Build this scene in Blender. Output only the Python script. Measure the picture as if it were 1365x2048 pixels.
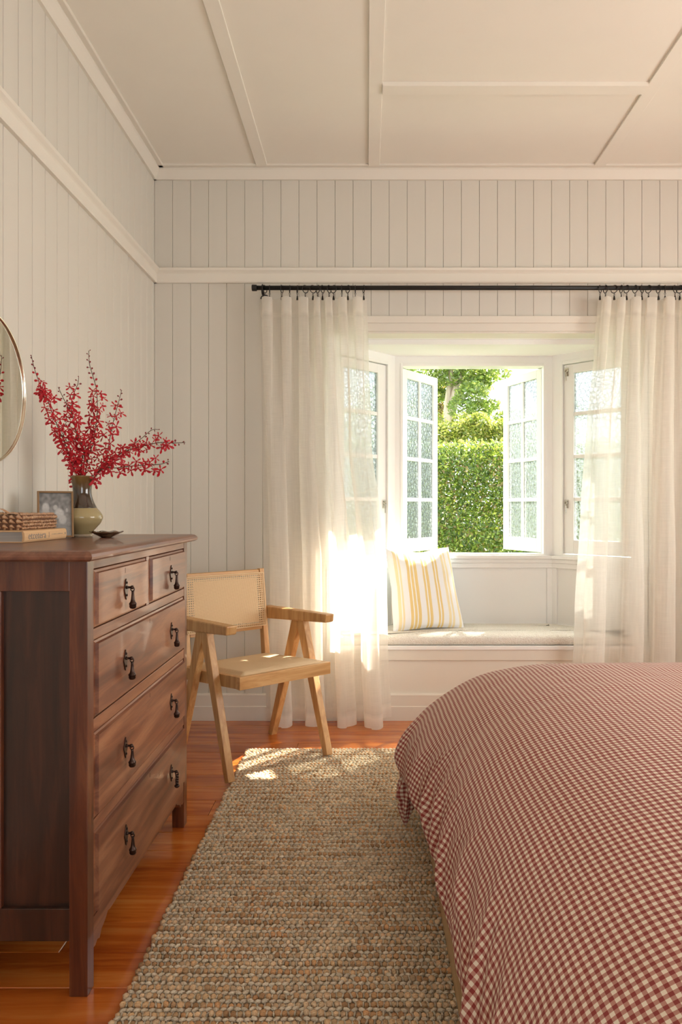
import bpy, bmesh, math, random
import numpy as np
from mathutils import Vector, Matrix, noise
random.seed(7); rng = np.random.RandomState(7)
for o in list(bpy.data.objects): bpy.data.objects.remove(o)
S = bpy.context.scene; COL = S.collection
PI = math.pi; R = math.radians

# ------------------------------------------------------------ camera, light, exposure
F = 1421.0; CX = 735.0; CY = 1013.0; H = 1.2
cam = bpy.data.cameras.new('camera'); co = bpy.data.objects.new('camera', cam); COL.objects.link(co)
co.location = (0, 0, H); co.rotation_euler = (PI/2, 0, 0)
cam.sensor_fit = 'VERTICAL'; cam.sensor_height = 36.0; cam.lens = 36.0*F/2048
cam.shift_x = -(CX-682.5)/2048; cam.shift_y = -(1024-CY)/2048
cam.clip_start = 0.02; cam.clip_end = 200
S.camera = co
S.view_settings.view_transform = 'Standard'; S.view_settings.look = 'None'
S.view_settings.gamma = 1; S.view_settings.exposure = 0.08
try: S.view_settings.use_curve_mapping = False
except Exception: pass
W = bpy.data.worlds.new('sky'); S.world = W; W.use_nodes = True
bg = W.node_tree.nodes['Background']
bg.inputs[0].default_value = (0.90, 0.95, 1.0, 1); bg.inputs[1].default_value = 3.6
sd = bpy.data.lights.new('sun', 'SUN'); so = bpy.data.objects.new('sun', sd); COL.objects.link(so)
SUN = Vector((-0.68, -0.80, -1.0)).normalized()
so.rotation_euler = SUN.to_track_quat('-Z', 'Y').to_euler(); so.location = (6, 10, 7)
sd.energy = 42; sd.color = (1.0, 0.90, 0.76); sd.angle = R(0.6)
def area(name, loc, rot, sx, sy, e, col):
    l = bpy.data.lights.new(name, 'AREA'); l.shape = 'RECTANGLE'; l.size = sx; l.size_y = sy; l.energy = e; l.color = col
    o = bpy.data.objects.new(name, l); COL.objects.link(o); o.location = loc; o.rotation_euler = rot; return o
# fill lamps added to brighten the room, set at unseen side and rear openings
area('side_opening_fill', (3.15, 1.75, 1.55), (0, PI/2, 0), 1.3, 1.9, 44, (1.0, 0.95, 0.86))
area('rear_opening_fill', (0.6, -1.78, 1.35), (PI/2, 0, 0), 1.8, 1.7, 8, (1.0, 0.90, 0.78))

# ------------------------------------------------------------ helpers
def at(x, y, Y): return Vector(((x-CX)*Y/F, Y, H-(y-CY)*Y/F))
def tag(o, label=None, cat=None, group=None, kind=None):
    if label: o['label'] = label
    if cat: o['category'] = cat
    if group: o['group'] = group
    if kind: o['kind'] = kind
    return o
def empty(name, loc, rz=0, label=None, cat=None, group=None, kind=None):
    o = bpy.data.objects.new(name, None); o.empty_display_size = 0.05; COL.objects.link(o)
    o.location = loc; o.rotation_euler = (0, 0, rz); o['_o'] = tuple(loc)
    return tag(o, label, cat, group, kind)
class MB:
    def __init__(s): s.v = []; s.f = []; s.m = []; s.uv = None
    def add(s, vs, fs, m=0):
        b = len(s.v); s.v += [tuple(p) for p in vs]; s.f += [tuple(b+i for i in q) for q in fs]; s.m += [m]*len(fs); return s
    def box(s, x0, x1, y0, y1, z0, z1, m=0):
        v = [(x, y, z) for x in (x0, x1) for y in (y0, y1) for z in (z0, z1)]
        return s.add(v, [(0,1,3,2),(4,6,7,5),(0,4,5,1),(2,3,7,6),(0,2,6,4),(1,5,7,3)], m)
    def hexa(s, c8, m=0):   # 4 bottom ccw then 4 top ccw
        return s.add(c8, [(3,2,1,0),(4,5,6,7),(0,1,5,4),(1,2,6,5),(2,3,7,6),(3,0,4,7)], m)
    def beam(s, p0, p1, side, w0, t0, w1=None, t1=None, m=0):
        p0 = Vector(p0); p1 = Vector(p1); d = (p1-p0).normalized(); a = Vector(side); a = (a-d*a.dot(d)).normalized(); b = d.cross(a)
        w1 = w0 if w1 is None else w1; t1 = t0 if t1 is None else t1
        c = []
        for p, w, t in ((p0, w0, t0), (p1, w1, t1)):
            c += [p+a*(i*w/2)+b*(j*t/2) for i, j in ((-1,-1),(1,-1),(1,1),(-1,1))]
        return s.hexa(c, m)
    def tube(s, pts, r, n=8, m=0, cap=True):
        pts = [Vector(p) for p in pts]; k = len(pts); rr = r if isinstance(r, (list, tuple)) else [r]*k
        vs = []; prev = None
        for i, p in enumerate(pts):
            d = (pts[min(i+1, k-1)]-pts[max(i-1, 0)]).normalized()
            if prev is None:
                a = d.orthogonal().normalized()
            else:
                a = (prev-d*prev.dot(d))
                a = a.normalized() if a.length > 1e-6 else d.orthogonal().normalized()
            prev = a; b = d.cross(a)
            vs += [p+(a*math.cos(2*PI*j/n)+b*math.sin(2*PI*j/n))*rr[i] for j in range(n)]
        fs = [(i*n+j, i*n+(j+1)%n, (i+1)*n+(j+1)%n, (i+1)*n+j) for i in range(k-1) for j in range(n)]
        if cap: fs += [tuple(range(n-1, -1, -1)), tuple((k-1)*n+j for j in range(n))]
        return s.add(vs, fs, m)
    def lathe(s, prof, c=(0,0,0), n=24, m=0, ax='z'):
        vs = []; c = Vector(c)
        for r, z in prof:
            for j in range(n):
                a = 2*PI*j/n; q = (r*math.cos(a), r*math.sin(a), z)
                if ax == 'x': q = (z, r*math.cos(a), r*math.sin(a))
                if ax == 'y': q = (r*math.sin(a), z, r*math.cos(a))
                vs.append(c+Vector(q))
        k = len(prof)
        fs = [(i*n+j, i*n+(j+1)%n, (i+1)*n+(j+1)%n, (i+1)*n+j) for i in range(k-1) for j in range(n)]
        fs += [tuple(range(n-1, -1, -1)), tuple((k-1)*n+j for j in range(n))]
        return s.add(vs, fs, m)
    def prism(s, poly, fn, d0, d1, m=0):   # poly of (a,b); fn(a,b,d) -> point
        n = len(poly)
        vs = [fn(a, b, d0) for a, b in poly]+[fn(a, b, d1) for a, b in poly]
        fs = [tuple(range(n-1, -1, -1)), tuple(range(n, 2*n))]+[(i, (i+1)%n, n+(i+1)%n, n+i) for i in range(n)]
        return s.add(vs, fs, m)
    def torus(s, c, r, t, axis, n=20, k=6, m=0):
        c = Vector(c); d = Vector(axis).normalized(); a = d.orthogonal().normalized(); b = d.cross(a)
        vs = []
        for i in range(n):
            e = a*math.cos(2*PI*i/n)+b*math.sin(2*PI*i/n)
            vs += [c+e*(r+t*math.cos(2*PI*j/k))+d*(t*math.sin(2*PI*j/k)) for j in range(k)]
        fs = [(i*k+j, i*k+(j+1)%k, ((i+1)%n)*k+(j+1)%k, ((i+1)%n)*k+j) for i in range(n) for j in range(k)]
        return s.add(vs, fs, m)
    def grid(s, nu, nv, fn, m=0, uvfn=None):
        vs = [fn(i/(nu-1), j/(nv-1)) for i in range(nu) for j in range(nv)]
        fs = [(i*nv+j, (i+1)*nv+j, (i+1)*nv+j+1, i*nv+j+1) for i in range(nu-1) for j in range(nv-1)]
        return s.add(vs, fs, m)
    def build(s, name, mats, parent=None, smooth=False, bevel=0, world=True, fixn=True, solid=0, sub=0):
        me = bpy.data.meshes.new(name)
        off = Vector((0, 0, 0))
        if world and parent is not None:
            p = parent
            while p.parent: p = p.parent
            off = Vector(p.location)
        me.from_pydata([tuple(Vector(v)-off) for v in s.v], [], s.f)
        mats = mats if isinstance(mats, (list, tuple)) else [mats]
        for m in mats: me.materials.append(m)
        me.polygons.foreach_set('material_index', s.m)
        if fixn:
            bm = bmesh.new(); bm.from_mesh(me); bmesh.ops.recalc_face_normals(bm, faces=bm.faces); bm.to_mesh(me); bm.free()
        if smooth: me.polygons.foreach_set('use_smooth', [True]*len(me.polygons))
        o = bpy.data.objects.new(name, me); COL.objects.link(o)
        if parent is not None: o.parent = parent
        if solid:
            q = o.modifiers.new('s', 'SOLIDIFY'); q.thickness = solid; q.offset = 0
        if bevel:
            b = o.modifiers.new('b', 'BEVEL'); b.width = bevel; b.segments = 2; b.limit_method = 'ANGLE'; b.angle_limit = R(40)
            b.harden_normals = False
        if sub:
            q = o.modifiers.new('u', 'SUBSURF'); q.levels = sub; q.render_levels = sub
        me.update()
        return o
def inst(name, me, parent=None, loc=(0,0,0), rot=(0,0,0), sc=(1,1,1)):
    o = bpy.data.objects.new(name, me); COL.objects.link(o)
    if parent is not None: o.parent = parent
    o.location = loc; o.rotation_euler = rot; o.scale = sc; return o
def np_mesh(name, V, Fc, mat, cols=None, parent=None, smooth=False):
    me = bpy.data.meshes.new(name); n = len(V); k = Fc.shape[1]; nf = len(Fc)
    me.vertices.add(n); me.vertices.foreach_set('co', V.astype(np.float32).ravel())
    me.loops.add(nf*k); me.loops.foreach_set('vertex_index', Fc.astype(np.int32).ravel())
    me.polygons.add(nf); me.polygons.foreach_set('loop_start', np.arange(0, nf*k, k, dtype=np.int32))
    me.update(calc_edges=True)
    if smooth: me.polygons.foreach_set('use_smooth', [True]*nf)
    if cols is not None:
        a = me.color_attributes.new('Col', 'FLOAT_COLOR', 'POINT')
        c = np.ones((n, 4), np.float32); c[:, :3] = cols; a.data.foreach_set('color', c.ravel())
    me.materials.append(mat)
    o = bpy.data.objects.new(name, me); COL.objects.link(o)
    if parent is not None: o.parent = parent
    return o
def copy_tree(o, parent=None):
    c = o.copy(); COL.objects.link(c); c.parent = parent
    for ch in list(o.children): copy_tree(ch, c)
    return c

# ------------------------------------------------------------ materials
def mat(name, col, rough=0.5, spec=0.5, metal=0, coat=0, trans=0):
    m = bpy.data.materials.new(name); m.use_nodes = True; b = m.node_tree.nodes['Principled BSDF']
    b.inputs['Base Color'].default_value = (*col, 1); b.inputs['Roughness'].default_value = rough
    b.inputs['Specular IOR Level'].default_value = spec; b.inputs['Metallic'].default_value = metal
    b.inputs['Coat Weight'].default_value = coat; b.inputs['Transmission Weight'].default_value = trans
    return m
class N:
    def __init__(s, m): s.t = m.node_tree; s.b = s.t.nodes.get('Principled BSDF'); s.out = s.t.nodes['Material Output']
    def n(s, typ, **kw):
        q = s.t.nodes.new(typ)
        for k, v in kw.items():
            if k.startswith('i_'): q.inputs[k[2:].replace('_', ' ')].default_value = v
            else: setattr(q, k, v)
        return q
    def l(s, a, b): s.t.links.new(a, b)
    def coord(s, kind='Object', scale=(1,1,1), rot=(0,0,0)):
        c = s.n('ShaderNodeTexCoord'); m = s.n('ShaderNodeMapping'); m.inputs['Scale'].default_value = scale; m.inputs['Rotation'].default_value = rot
        s.l(c.outputs[kind], m.inputs[0]); return m.outputs[0]
    def noise(s, vec, scale=5, detail=3, rough=0.5, dist=0):
        q = s.n('ShaderNodeTexNoise'); q.inputs['Scale'].default_value = scale; q.inputs['Detail'].default_value = detail
        q.inputs['Roughness'].default_value = rough; q.inputs['Distortion'].default_value = dist
        if vec is not None: s.l(vec, q.inputs['Vector'])
        return q.outputs['Fac']
    def ramp(s, fac, stops):
        q = s.n('ShaderNodeValToRGB'); e = q.color_ramp.elements
        while len(e) > 1: e.remove(e[-1])
        e[0].position = stops[0][0]; e[0].color = (*stops[0][1], 1)
        for p, c in stops[1:]:
            x = e.new(p); x.color = (*c, 1)
        s.l(fac, q.inputs[0]); return q.outputs[0]
    def mix(s, fac, a, b, mode='MIX'):
        q = s.n('ShaderNodeMix', data_type='RGBA', blend_type=mode)
        for i, v in ((0, fac), (6, a), (7, b)):
            if hasattr(v, 'default_value'): s.l(v, q.inputs[i])
            else: q.inputs[i].default_value = v if i == 0 else (*v, 1)
        return q.outputs[2]
    def math(s, op, a, b=0.0):
        q = s.n('ShaderNodeMath', operation=op)
        for i, v in ((0, a), (1, b)):
            if hasattr(v, 'default_value'): s.l(v, q.inputs[i])
            else: q.inputs[i].default_value = v
        return q.outputs[0]
    def bump(s, h, strength=0.3, dist=0.002, to=None):
        q = s.n('ShaderNodeBump'); q.inputs['Strength'].default_value = strength; q.inputs['Distance'].default_value = dist
        s.l(h, q.inputs['Height'])
        if to is None: to = s.b.inputs['Normal']
        s.l(q.outputs[0], to); return q.outputs[0]
def paint(name, col, var=0.03, rough=0.45):
    m = mat(name, col, rough, 0.4); g = N(m)
    v = g.coord('Object', (3, 3, 0.6)); f = g.noise(v, 2.0, 3)
    c = g.mix(f, tuple(x*(1-var) for x in col), tuple(min(1, x*(1+var)) for x in col))
    oi = g.n('ShaderNodeObjectInfo'); r = g.math('MULTIPLY', oi.outputs['Random'], 0.06)
    c2 = g.mix(r, c, tuple(x*0.7 for x in col)); g.l(c2, g.b.inputs['Base Color'])
    g.bump(g.noise(g.coord('Object', (60, 60, 12)), 3, 2), 0.08, 0.001); return m
def wood(name, dark, mid, light, rough=0.35, axis='x', coat=0.0, scale=1.0, spec=0.5, rnd=0.25, gr=0.24):
    m = mat(name, mid, rough, spec, coat=coat); g = N(m)
    sc = {'x': (1.2, 14, 14), 'y': (14, 1.2, 14), 'z': (14, 14, 1.2)}[axis]; sc = tuple(q*scale for q in sc)
    tc = g.n('ShaderNodeTexCoord'); oi = g.n('ShaderNodeObjectInfo')
    off = g.n('ShaderNodeVectorMath', operation='SCALE'); cmb = g.n('ShaderNodeCombineXYZ')
    for i in range(3): g.l(oi.outputs['Random'], cmb.inputs[i])
    g.l(cmb.outputs[0], off.inputs[0]); off.inputs['Scale'].default_value = 37.0
    ad = g.n('ShaderNodeVectorMath', operation='ADD'); g.l(tc.outputs['Object'], ad.inputs[0]); g.l(off.outputs[0], ad.inputs[1])
    mp = g.n('ShaderNodeMapping'); mp.inputs['Scale'].default_value = sc; g.l(ad.outputs[0], mp.inputs[0])
    f1 = g.noise(mp.outputs[0], 1.6, 5, 0.6, 0.8); f2 = g.noise(mp.outputs[0], 20, 4, 0.65)
    c = g.ramp(f1, [(0.36, dark), (0.5, mid), (0.63, light)])
    c = g.mix(g.math('MULTIPLY', f2, gr*2), c, dark)
    c = g.mix(g.math('MULTIPLY', oi.outputs['Random'], rnd), c, dark)
    g.l(c, g.b.inputs['Base Color']); g.bump(f2, 0.10, 0.0006)
    rr = g.math('MULTIPLY_ADD', f1, 0.15); g.t.nodes[-1].inputs[2].default_value = rough-0.06
    g.l(rr, g.b.inputs['Roughness'])
    return m
M = {}
M['wall'] = paint('wall_paint', (0.67, 0.635, 0.56))
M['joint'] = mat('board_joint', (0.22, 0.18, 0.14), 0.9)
M['trim'] = paint('trim_paint', (0.77, 0.725, 0.635), 0.02, 0.4)
M['ceil'] = paint('ceiling_paint', (0.84, 0.80, 0.71), 0.02, 0.5)
M['white'] = paint('window_paint', (0.90, 0.89, 0.86), 0.01, 0.35)
M['floor'] = wood('floorboard', (0.34, 0.070, 0.010), (0.60, 0.165, 0.022), (0.72, 0.26, 0.05), 0.22, 'x', 0.5, 0.8, rnd=0.45)
M['gap'] = mat('dark_gap', (0.03, 0.015, 0.008), 0.8)
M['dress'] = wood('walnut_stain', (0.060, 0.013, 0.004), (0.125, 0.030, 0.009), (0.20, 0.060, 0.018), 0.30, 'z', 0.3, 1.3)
M['dressh'] = wood('walnut_stain_long', (0.10, 0.032, 0.017), (0.18, 0.066, 0.034), (0.26, 0.112, 0.062), 0.34, 'y', 0.25, 1.0)
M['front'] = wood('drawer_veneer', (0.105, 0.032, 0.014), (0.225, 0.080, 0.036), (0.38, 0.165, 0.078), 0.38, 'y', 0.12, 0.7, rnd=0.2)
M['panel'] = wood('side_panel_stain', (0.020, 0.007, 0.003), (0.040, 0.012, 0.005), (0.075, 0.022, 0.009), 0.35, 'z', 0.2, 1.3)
M['oak'] = wood('honey_oak', (0.46, 0.23, 0.075), (0.60, 0.33, 0.125), (0.70, 0.43, 0.19), 0.42, 'z', 0.0, 1.6, rnd=0.1)
M['oakx'] = wood('honey_oak_cross', (0.46, 0.23, 0.075), (0.60, 0.33, 0.125), (0.70, 0.43, 0.19), 0.42, 'x', 0.0, 1.6, rnd=0.1)
M['pine'] = wood('pale_bed_timber', (0.40, 0.27, 0.13), (0.50, 0.35, 0.18), (0.58, 0.42, 0.24), 0.55, 'y', 0.0, 1.0, rnd=0.1)
M['black'] = mat('black_iron', (0.018, 0.015, 0.013), 0.45, 0.5, 0.3)
M['bronze'] = mat('dark_bronze', (0.055, 0.032, 0.024), 0.32, 0.6, 0.8)
M['chrome'] = mat('nickel', (0.55, 0.52, 0.46), 0.25, 0.5, 1.0)
M['gold'] = mat('mirror_rim', (0.75, 0.68, 0.55), 0.2, 0.5, 1.0)
M['mirror'] = mat('mirror_glass', (0.86, 0.86, 0.80), 0.015, 0.5, 1.0)
M['bark'] = wood('bark', (0.30, 0.22, 0.17), (0.52, 0.43, 0.35), (0.68, 0.60, 0.52), 0.9, 'z', 0, 0.5)
M['picket'] = mat('picket_paint', (0.8, 0.78, 0.72), 0.6)
M['lawn'] = mat('lawn', (0.10, 0.16, 0.04), 0.9)
g = N(M['lawn']); g.l(g.ramp(g.noise(g.coord('Object'), 30, 5), [(0.3, (0.05, 0.10, 0.02)), (0.7, (0.16, 0.24, 0.06))]), g.b.inputs['Base Color'])
# fabrics
def sheer():
    m = bpy.data.materials.new('sheer_linen'); m.use_nodes = True; g = N(m); g.t.nodes.remove(g.b)
    v = g.coord('UV', (1, 1, 1))
    w1 = g.n('ShaderNodeTexWave', bands_direction='X'); w1.inputs['Scale'].default_value = 260; w1.inputs['Distortion'].default_value = 2; w1.inputs['Detail'].default_value = 2; g.l(v, w1.inputs[0])
    st = g.noise(g.coord('UV', (140, 6, 1)), 1.0, 4); st2 = g.noise(g.coord('UV', (14, 260, 1)), 1.0, 4)
    sl = g.noise(g.coord('UV', (60, 60, 1)), 1.0, 3)
    dens = g.math('ADD', g.math('MULTIPLY', st, 0.5), g.math('MULTIPLY', st2, 0.5))
    col = (0.92, 0.89, 0.82, 1)
    d = g.n('ShaderNodeBsdfDiffuse'); d.inputs[0].default_value = col
    t = g.n('ShaderNodeBsdfTranslucent'); t.inputs[0].default_value = (0.93, 0.89, 0.82, 1)
    x = g.n('ShaderNodeBsdfTransparent'); x.inputs[0].default_value = (1, 1, 1, 1)
    a = g.n('ShaderNodeMixShader'); a.inputs[0].default_value = 0.58; g.l(d.outputs[0], a.inputs[1]); g.l(t.outputs[0], a.inputs[2])
    hem = g.n('ShaderNodeAttribute', attribute_name='Hem')
    f = g.n('ShaderNodeMapRange'); g.l(dens, f.inputs[0]); f.inputs[1].default_value = 0.35; f.inputs[2].default_value = 0.65; f.inputs[3].default_value = 0.40; f.inputs[4].default_value = 0.33
    f2 = g.math('MULTIPLY', f.outputs[0], g.math('SUBTRACT', 1.0, g.math('MULTIPLY', hem.outputs['Fac'], 0.75)))
    b = g.n('ShaderNodeMixShader'); g.l(f2, b.inputs[0]); g.l(a.outputs[0], b.inputs[1]); g.l(x.outputs[0], b.inputs[2])
    g.l(b.outputs[0], g.out.inputs[0])
    bp = g.n('ShaderNodeBump'); bp.inputs['Strength'].default_value = 0.08; bp.inputs['Distance'].default_value = 0.001; g.l(dens, bp.inputs['Height'])
    g.l(bp.outputs[0], d.inputs['Normal']); return m
M['sheer'] = sheer()
def gingham():
    m = mat('gingham', (0.5, 0.3, 0.25), 0.85, 0.15); g = N(m); P = 0.0148
    tc = g.n('ShaderNodeTexCoord'); sp = g.n('ShaderNodeSeparateXYZ'); g.l(tc.outputs['UV'], sp.inputs[0])
    def st(o):
        q = g.math('FRACT', g.math('MULTIPLY', o, 1/P)); return g.math('GREATER_THAN', q, 0.5)
    s = g.math('MULTIPLY', g.math('ADD', st(sp.outputs[0]), st(sp.outputs[1])), 0.5)
    q = g.n('ShaderNodeValToRGB'); q.color_ramp.interpolation = 'CONSTANT'; e = q.color_ramp.elements
    e[0].position = 0; e[0].color = (0.80, 0.72, 0.59, 1); e[1].position = 0.25; e[1].color = (0.45, 0.21, 0.165, 1)
    x = e.new(0.75); x.color = (0.23, 0.010, 0.012, 1); g.l(s, q.inputs[0])
    w = g.noise(g.coord('UV', (1800, 1800, 1)), 1, 2)
    c = g.mix(g.math('MULTIPLY', w, 0.12), q.outputs[0], (0.75, 0.62, 0.5)); g.l(c, g.b.inputs['Base Color'])
    g.b.inputs['Sheen Weight'].default_value = 0.1
    g.bump(w, 0.3, 0.0006); return m
M['gingham'] = gingham()
def jute():
    m = mat('jute', (0.5, 0.4, 0.28), 0.9, 0.1); g = N(m); a = g.n('ShaderNodeAttribute', attribute_name='Col')
    f = g.noise(g.coord('Object', (110, 420, 300), (0, 0, 0.5)), 1.3, 4, 0.6); c = g.mix(f, a.outputs['Color'], (0.38, 0.27, 0.17)); 
    c = g.mix(0.24, a.outputs['Color'], c); g.l(c, g.b.inputs['Base Color']); g.bump(f, 1.0, 0.005); return m
M['jute'] = jute()
M['jutebase'] = mat('jute_backing', (0.36, 0.26, 0.17), 0.95, 0.05)
def boucle():
    m = mat('boucle', (0.9, 0.86, 0.78), 0.95, 0.1); g = N(m); v = g.coord('Object')
    q = g.n('ShaderNodeTexVoronoi'); q.inputs['Scale'].default_value = 170; g.l(v, q.inputs[0])
    g.l(g.ramp(q.outputs['Distance'], [(0.0, (0.90, 0.87, 0.81)), (0.9, (0.72, 0.66, 0.57))]), g.b.inputs['Base Color'])
    inv = g.math('SUBTRACT', 1.0, q.outputs['Distance']); g.bump(inv, 0.8, 0.0035); return m
M['boucle'] = boucle()
def stripes():
    m = mat('striped_cotton', (0.8, 0.78, 0.72), 0.8, 0.15); g = N(m); tc = g.n('ShaderNodeTexCoord'); sp = g.n('ShaderNodeSeparateXYZ'); g.l(tc.outputs['UV'], sp.inputs[0])
    q = g.n('ShaderNodeValToRGB'); q.color_ramp.interpolation = 'CONSTANT'; e = q.color_ramp.elements
    seq = [(0, 0), (.06, 1), (.10, 0), (.115, 1), (.14, 0), (.22, 2), (.26, 0), (.275, 2), (.31, 0), (.325, 2), (.37, 0), (.45, 2), (.48, 0), (.495, 2), (.535, 0), (.61, 2), (.64, 0), (.655, 2), (.68, 0), (.76, 1), (.80, 0), (.82, 1), (.85, 0), (.92, 1), (.96, 0)]
    cc = {0: (0.80, 0.80, 0.80, 1), 1: (0.80, 0.68, 0.42, 1), 2: (0.76, 0.58, 0.26, 1)}
    e[0].position = 0; e[0].color = cc[0]; e[1].position = seq[1][0]; e[1].color = cc[1]
    for p, k in seq[2:]:
        x = e.new(p); x.color = cc[k]
    g.l(sp.outputs[0], q.inputs[0]); g.l(q.outputs[0], g.b.inputs['Base Color']); return m
M['stripe'] = stripes()
M['teal'] = mat('pale_teal_cotton', (0.52, 0.64, 0.64), 0.8, 0.15)
g = N(M['teal']); q = g.n('ShaderNodeTexVoronoi'); q.inputs['Scale'].default_value = 60; g.l(g.coord('Object'), q.inputs[0]); g.l(g.ramp(q.outputs[0], [(0.3, (0.62, 0.72, 0.72)), (0.5, (0.45, 0.58, 0.58))]), g.b.inputs['Base Color'])
def cane(name, holes):
    m = bpy.data.materials.new(name); m.use_nodes = True; g = N(m); v = g.coord('UV')
    sp = g.n('ShaderNodeSeparateXYZ'); g.l(v, sp.inputs[0]); U, V = sp.outputs[0], sp.outputs[1]
    P = 0.0080
    a = g.math('SINE', g.math('MULTIPLY', g.math('ADD', U, V), 2*PI/P)); b = g.math('SINE', g.math('MULTIPLY', g.math('SUBTRACT', U, V), 2*PI/P))
    w = g.math('MULTIPLY', a, b)
    n = g.noise(g.coord('UV', (210, 210, 1)), 1, 4)
    f = g.math('ADD', g.math('MULTIPLY_ADD', w, 0.42), g.math('MULTIPLY', n, 0.6)); 
    c = g.ramp(f, [(0.10, (0.24, 0.13, 0.055)), (0.35, (0.52, 0.33, 0.16)), (0.62, (0.74, 0.54, 0.32))])
    g.l(c, g.b.inputs['Base Color']); g.b.inputs['Roughness'].default_value = 0.6; g.bump(w, 0.5, 0.0015)
    if holes:
        at_ = g.n('ShaderNodeAttribute', attribute_name='Hem')
        Q = 0.0115
        hx = g.math('ABSOLUTE', g.math('SUBTRACT', g.math('FRACT', g.math('MULTIPLY', U, 1/Q)), 0.5))
        hy = g.math('ABSOLUTE', g.math('SUBTRACT', g.math('FRACT', g.math('MULTIPLY', V, 1/Q)), 0.5))
        d = g.math('ADD', g.math('POWER', hx, 2.0), g.math('POWER', hy, 2.0))
        hole = g.math('MULTIPLY', g.math('LESS_THAN', d, 0.075), g.math('GREATER_THAN', at_.outputs['Fac'], 0.5))
        x = g.n('ShaderNodeBsdfTransparent'); ms = g.n('ShaderNodeMixShader'); g.l(hole, ms.inputs[0]); g.l(g.b.outputs[0], ms.inputs[1]); g.l(x.outputs[0], ms.inputs[2])
        g.l(ms.outputs[0], g.out.inputs[0])
    return m
M['cane'] = cane('cane_webbing', True); M['caneseat'] = cane('cane_seat', False)
def obscure():
    m = bpy.data.materials.new('textured_glass'); m.use_nodes = True; g = N(m); g.t.nodes.remove(g.b)
    v = g.coord('Object'); q = g.n('ShaderNodeTexVoronoi', feature='DISTANCE_TO_EDGE'); q.inputs['Scale'].default_value = 42; g.l(v, q.inputs['Vector'])
    q2 = g.n('ShaderNodeTexVoronoi'); q2.inputs['Scale'].default_value = 42; g.l(v, q2.inputs['Vector'])
    e = g.ramp(q.outputs['Distance'], [(0.02, (1, 1, 1)), (0.12, (0.15, 0.15, 0.15)), (0.3, (0.0, 0.0, 0.0))])
    h = g.math('ADD', q2.outputs['Distance'], g.math('MULTIPLY', g.noise(v, 90, 2), 0.4))
    bp = g.n('ShaderNodeBump'); bp.inputs['Strength'].default_value = 1.0; bp.inputs['Distance'].default_value = 0.01; g.l(h, bp.inputs['Height'])
    x = g.n('ShaderNodeBsdfTransparent'); x.inputs[0].default_value = (0.74, 0.79, 0.80, 1)
    rf = g.n('ShaderNodeBsdfRefraction'); rf.inputs['Color'].default_value = (0.95, 0.97, 0.97, 1); rf.inputs['Roughness'].default_value = 0.08; rf.inputs['IOR'].default_value = 1.35; g.l(bp.outputs[0], rf.inputs['Normal'])
    tl = g.n('ShaderNodeBsdfTranslucent'); tl.inputs[0].default_value = (0.13, 0.15, 0.155, 1)
    gl = g.n('ShaderNodeBsdfGlossy'); gl.inputs['Roughness'].default_value = 0.1; g.l(bp.outputs[0], gl.inputs['Normal'])
    a = g.n('ShaderNodeMixShader'); a.inputs[0].default_value = 0.55; g.l(rf.outputs[0], a.inputs[1]); g.l(x.outputs[0], a.inputs[2])
    b = g.n('ShaderNodeMixShader'); g.l(g.math('MULTIPLY_ADD', e, 0.36), b.inputs[0]); g.t.nodes[-1].inputs[2].default_value = 0.06
    g.l(a.outputs[0], b.inputs[1]); g.l(tl.outputs[0], b.inputs[2])
    c = g.n('ShaderNodeMixShader'); c.inputs[0].default_value = 0.08; g.l(b.outputs[0], c.inputs[1]); g.l(gl.outputs[0], c.inputs[2])
    g.l(c.outputs[0], g.out.inputs[0]); return m
M['glass'] = obscure()
def leafm(name, k=0.45):
    m = bpy.data.materials.new(name); m.use_nodes = True; g = N(m); a = g.n('ShaderNodeAttribute', attribute_name='Col')
    g.l(a.outputs['Color'], g.b.inputs['Base Color']); g.b.inputs['Roughness'].default_value = 0.4
    t = g.n('ShaderNodeBsdfTranslucent'); g.l(g.mix(0.5, a.outputs['Color'], (0.32, 0.42, 0.04)), t.inputs[0])
    ms = g.n('ShaderNodeMixShader'); ms.inputs[0].default_value = k; g.l(g.b.outputs[0], ms.inputs[1]); g.l(t.outputs[0], ms.inputs[2]); g.l(ms.outputs[0], g.out.inputs[0]); return m
M['leaf'] = leafm('leaves')
M['petal'] = mat('red_petal', (0.44, 0.005, 0.014), 0.45, 0.35)
M['bud'] = mat('dark_red_bud', (0.20, 0.010, 0.018), 0.45, 0.4)
M['stem'] = mat('flower_stem', (0.10, 0.055, 0.030), 0.5, 0.4)

# ------------------------------------------------------------ room shell
XL, XR, YB, YR, ZC = -1.199, 3.05, 4.0, -1.7, 3.10
OX0, OX1, OZ = -0.235, 1.59, 2.182          # bay opening in the back wall
def struct(name, mb, m, parent=None, **k):
    o = mb.build(name, m, parent, **k)
    if parent is None: o['kind'] = 'structure'
    return o
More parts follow.
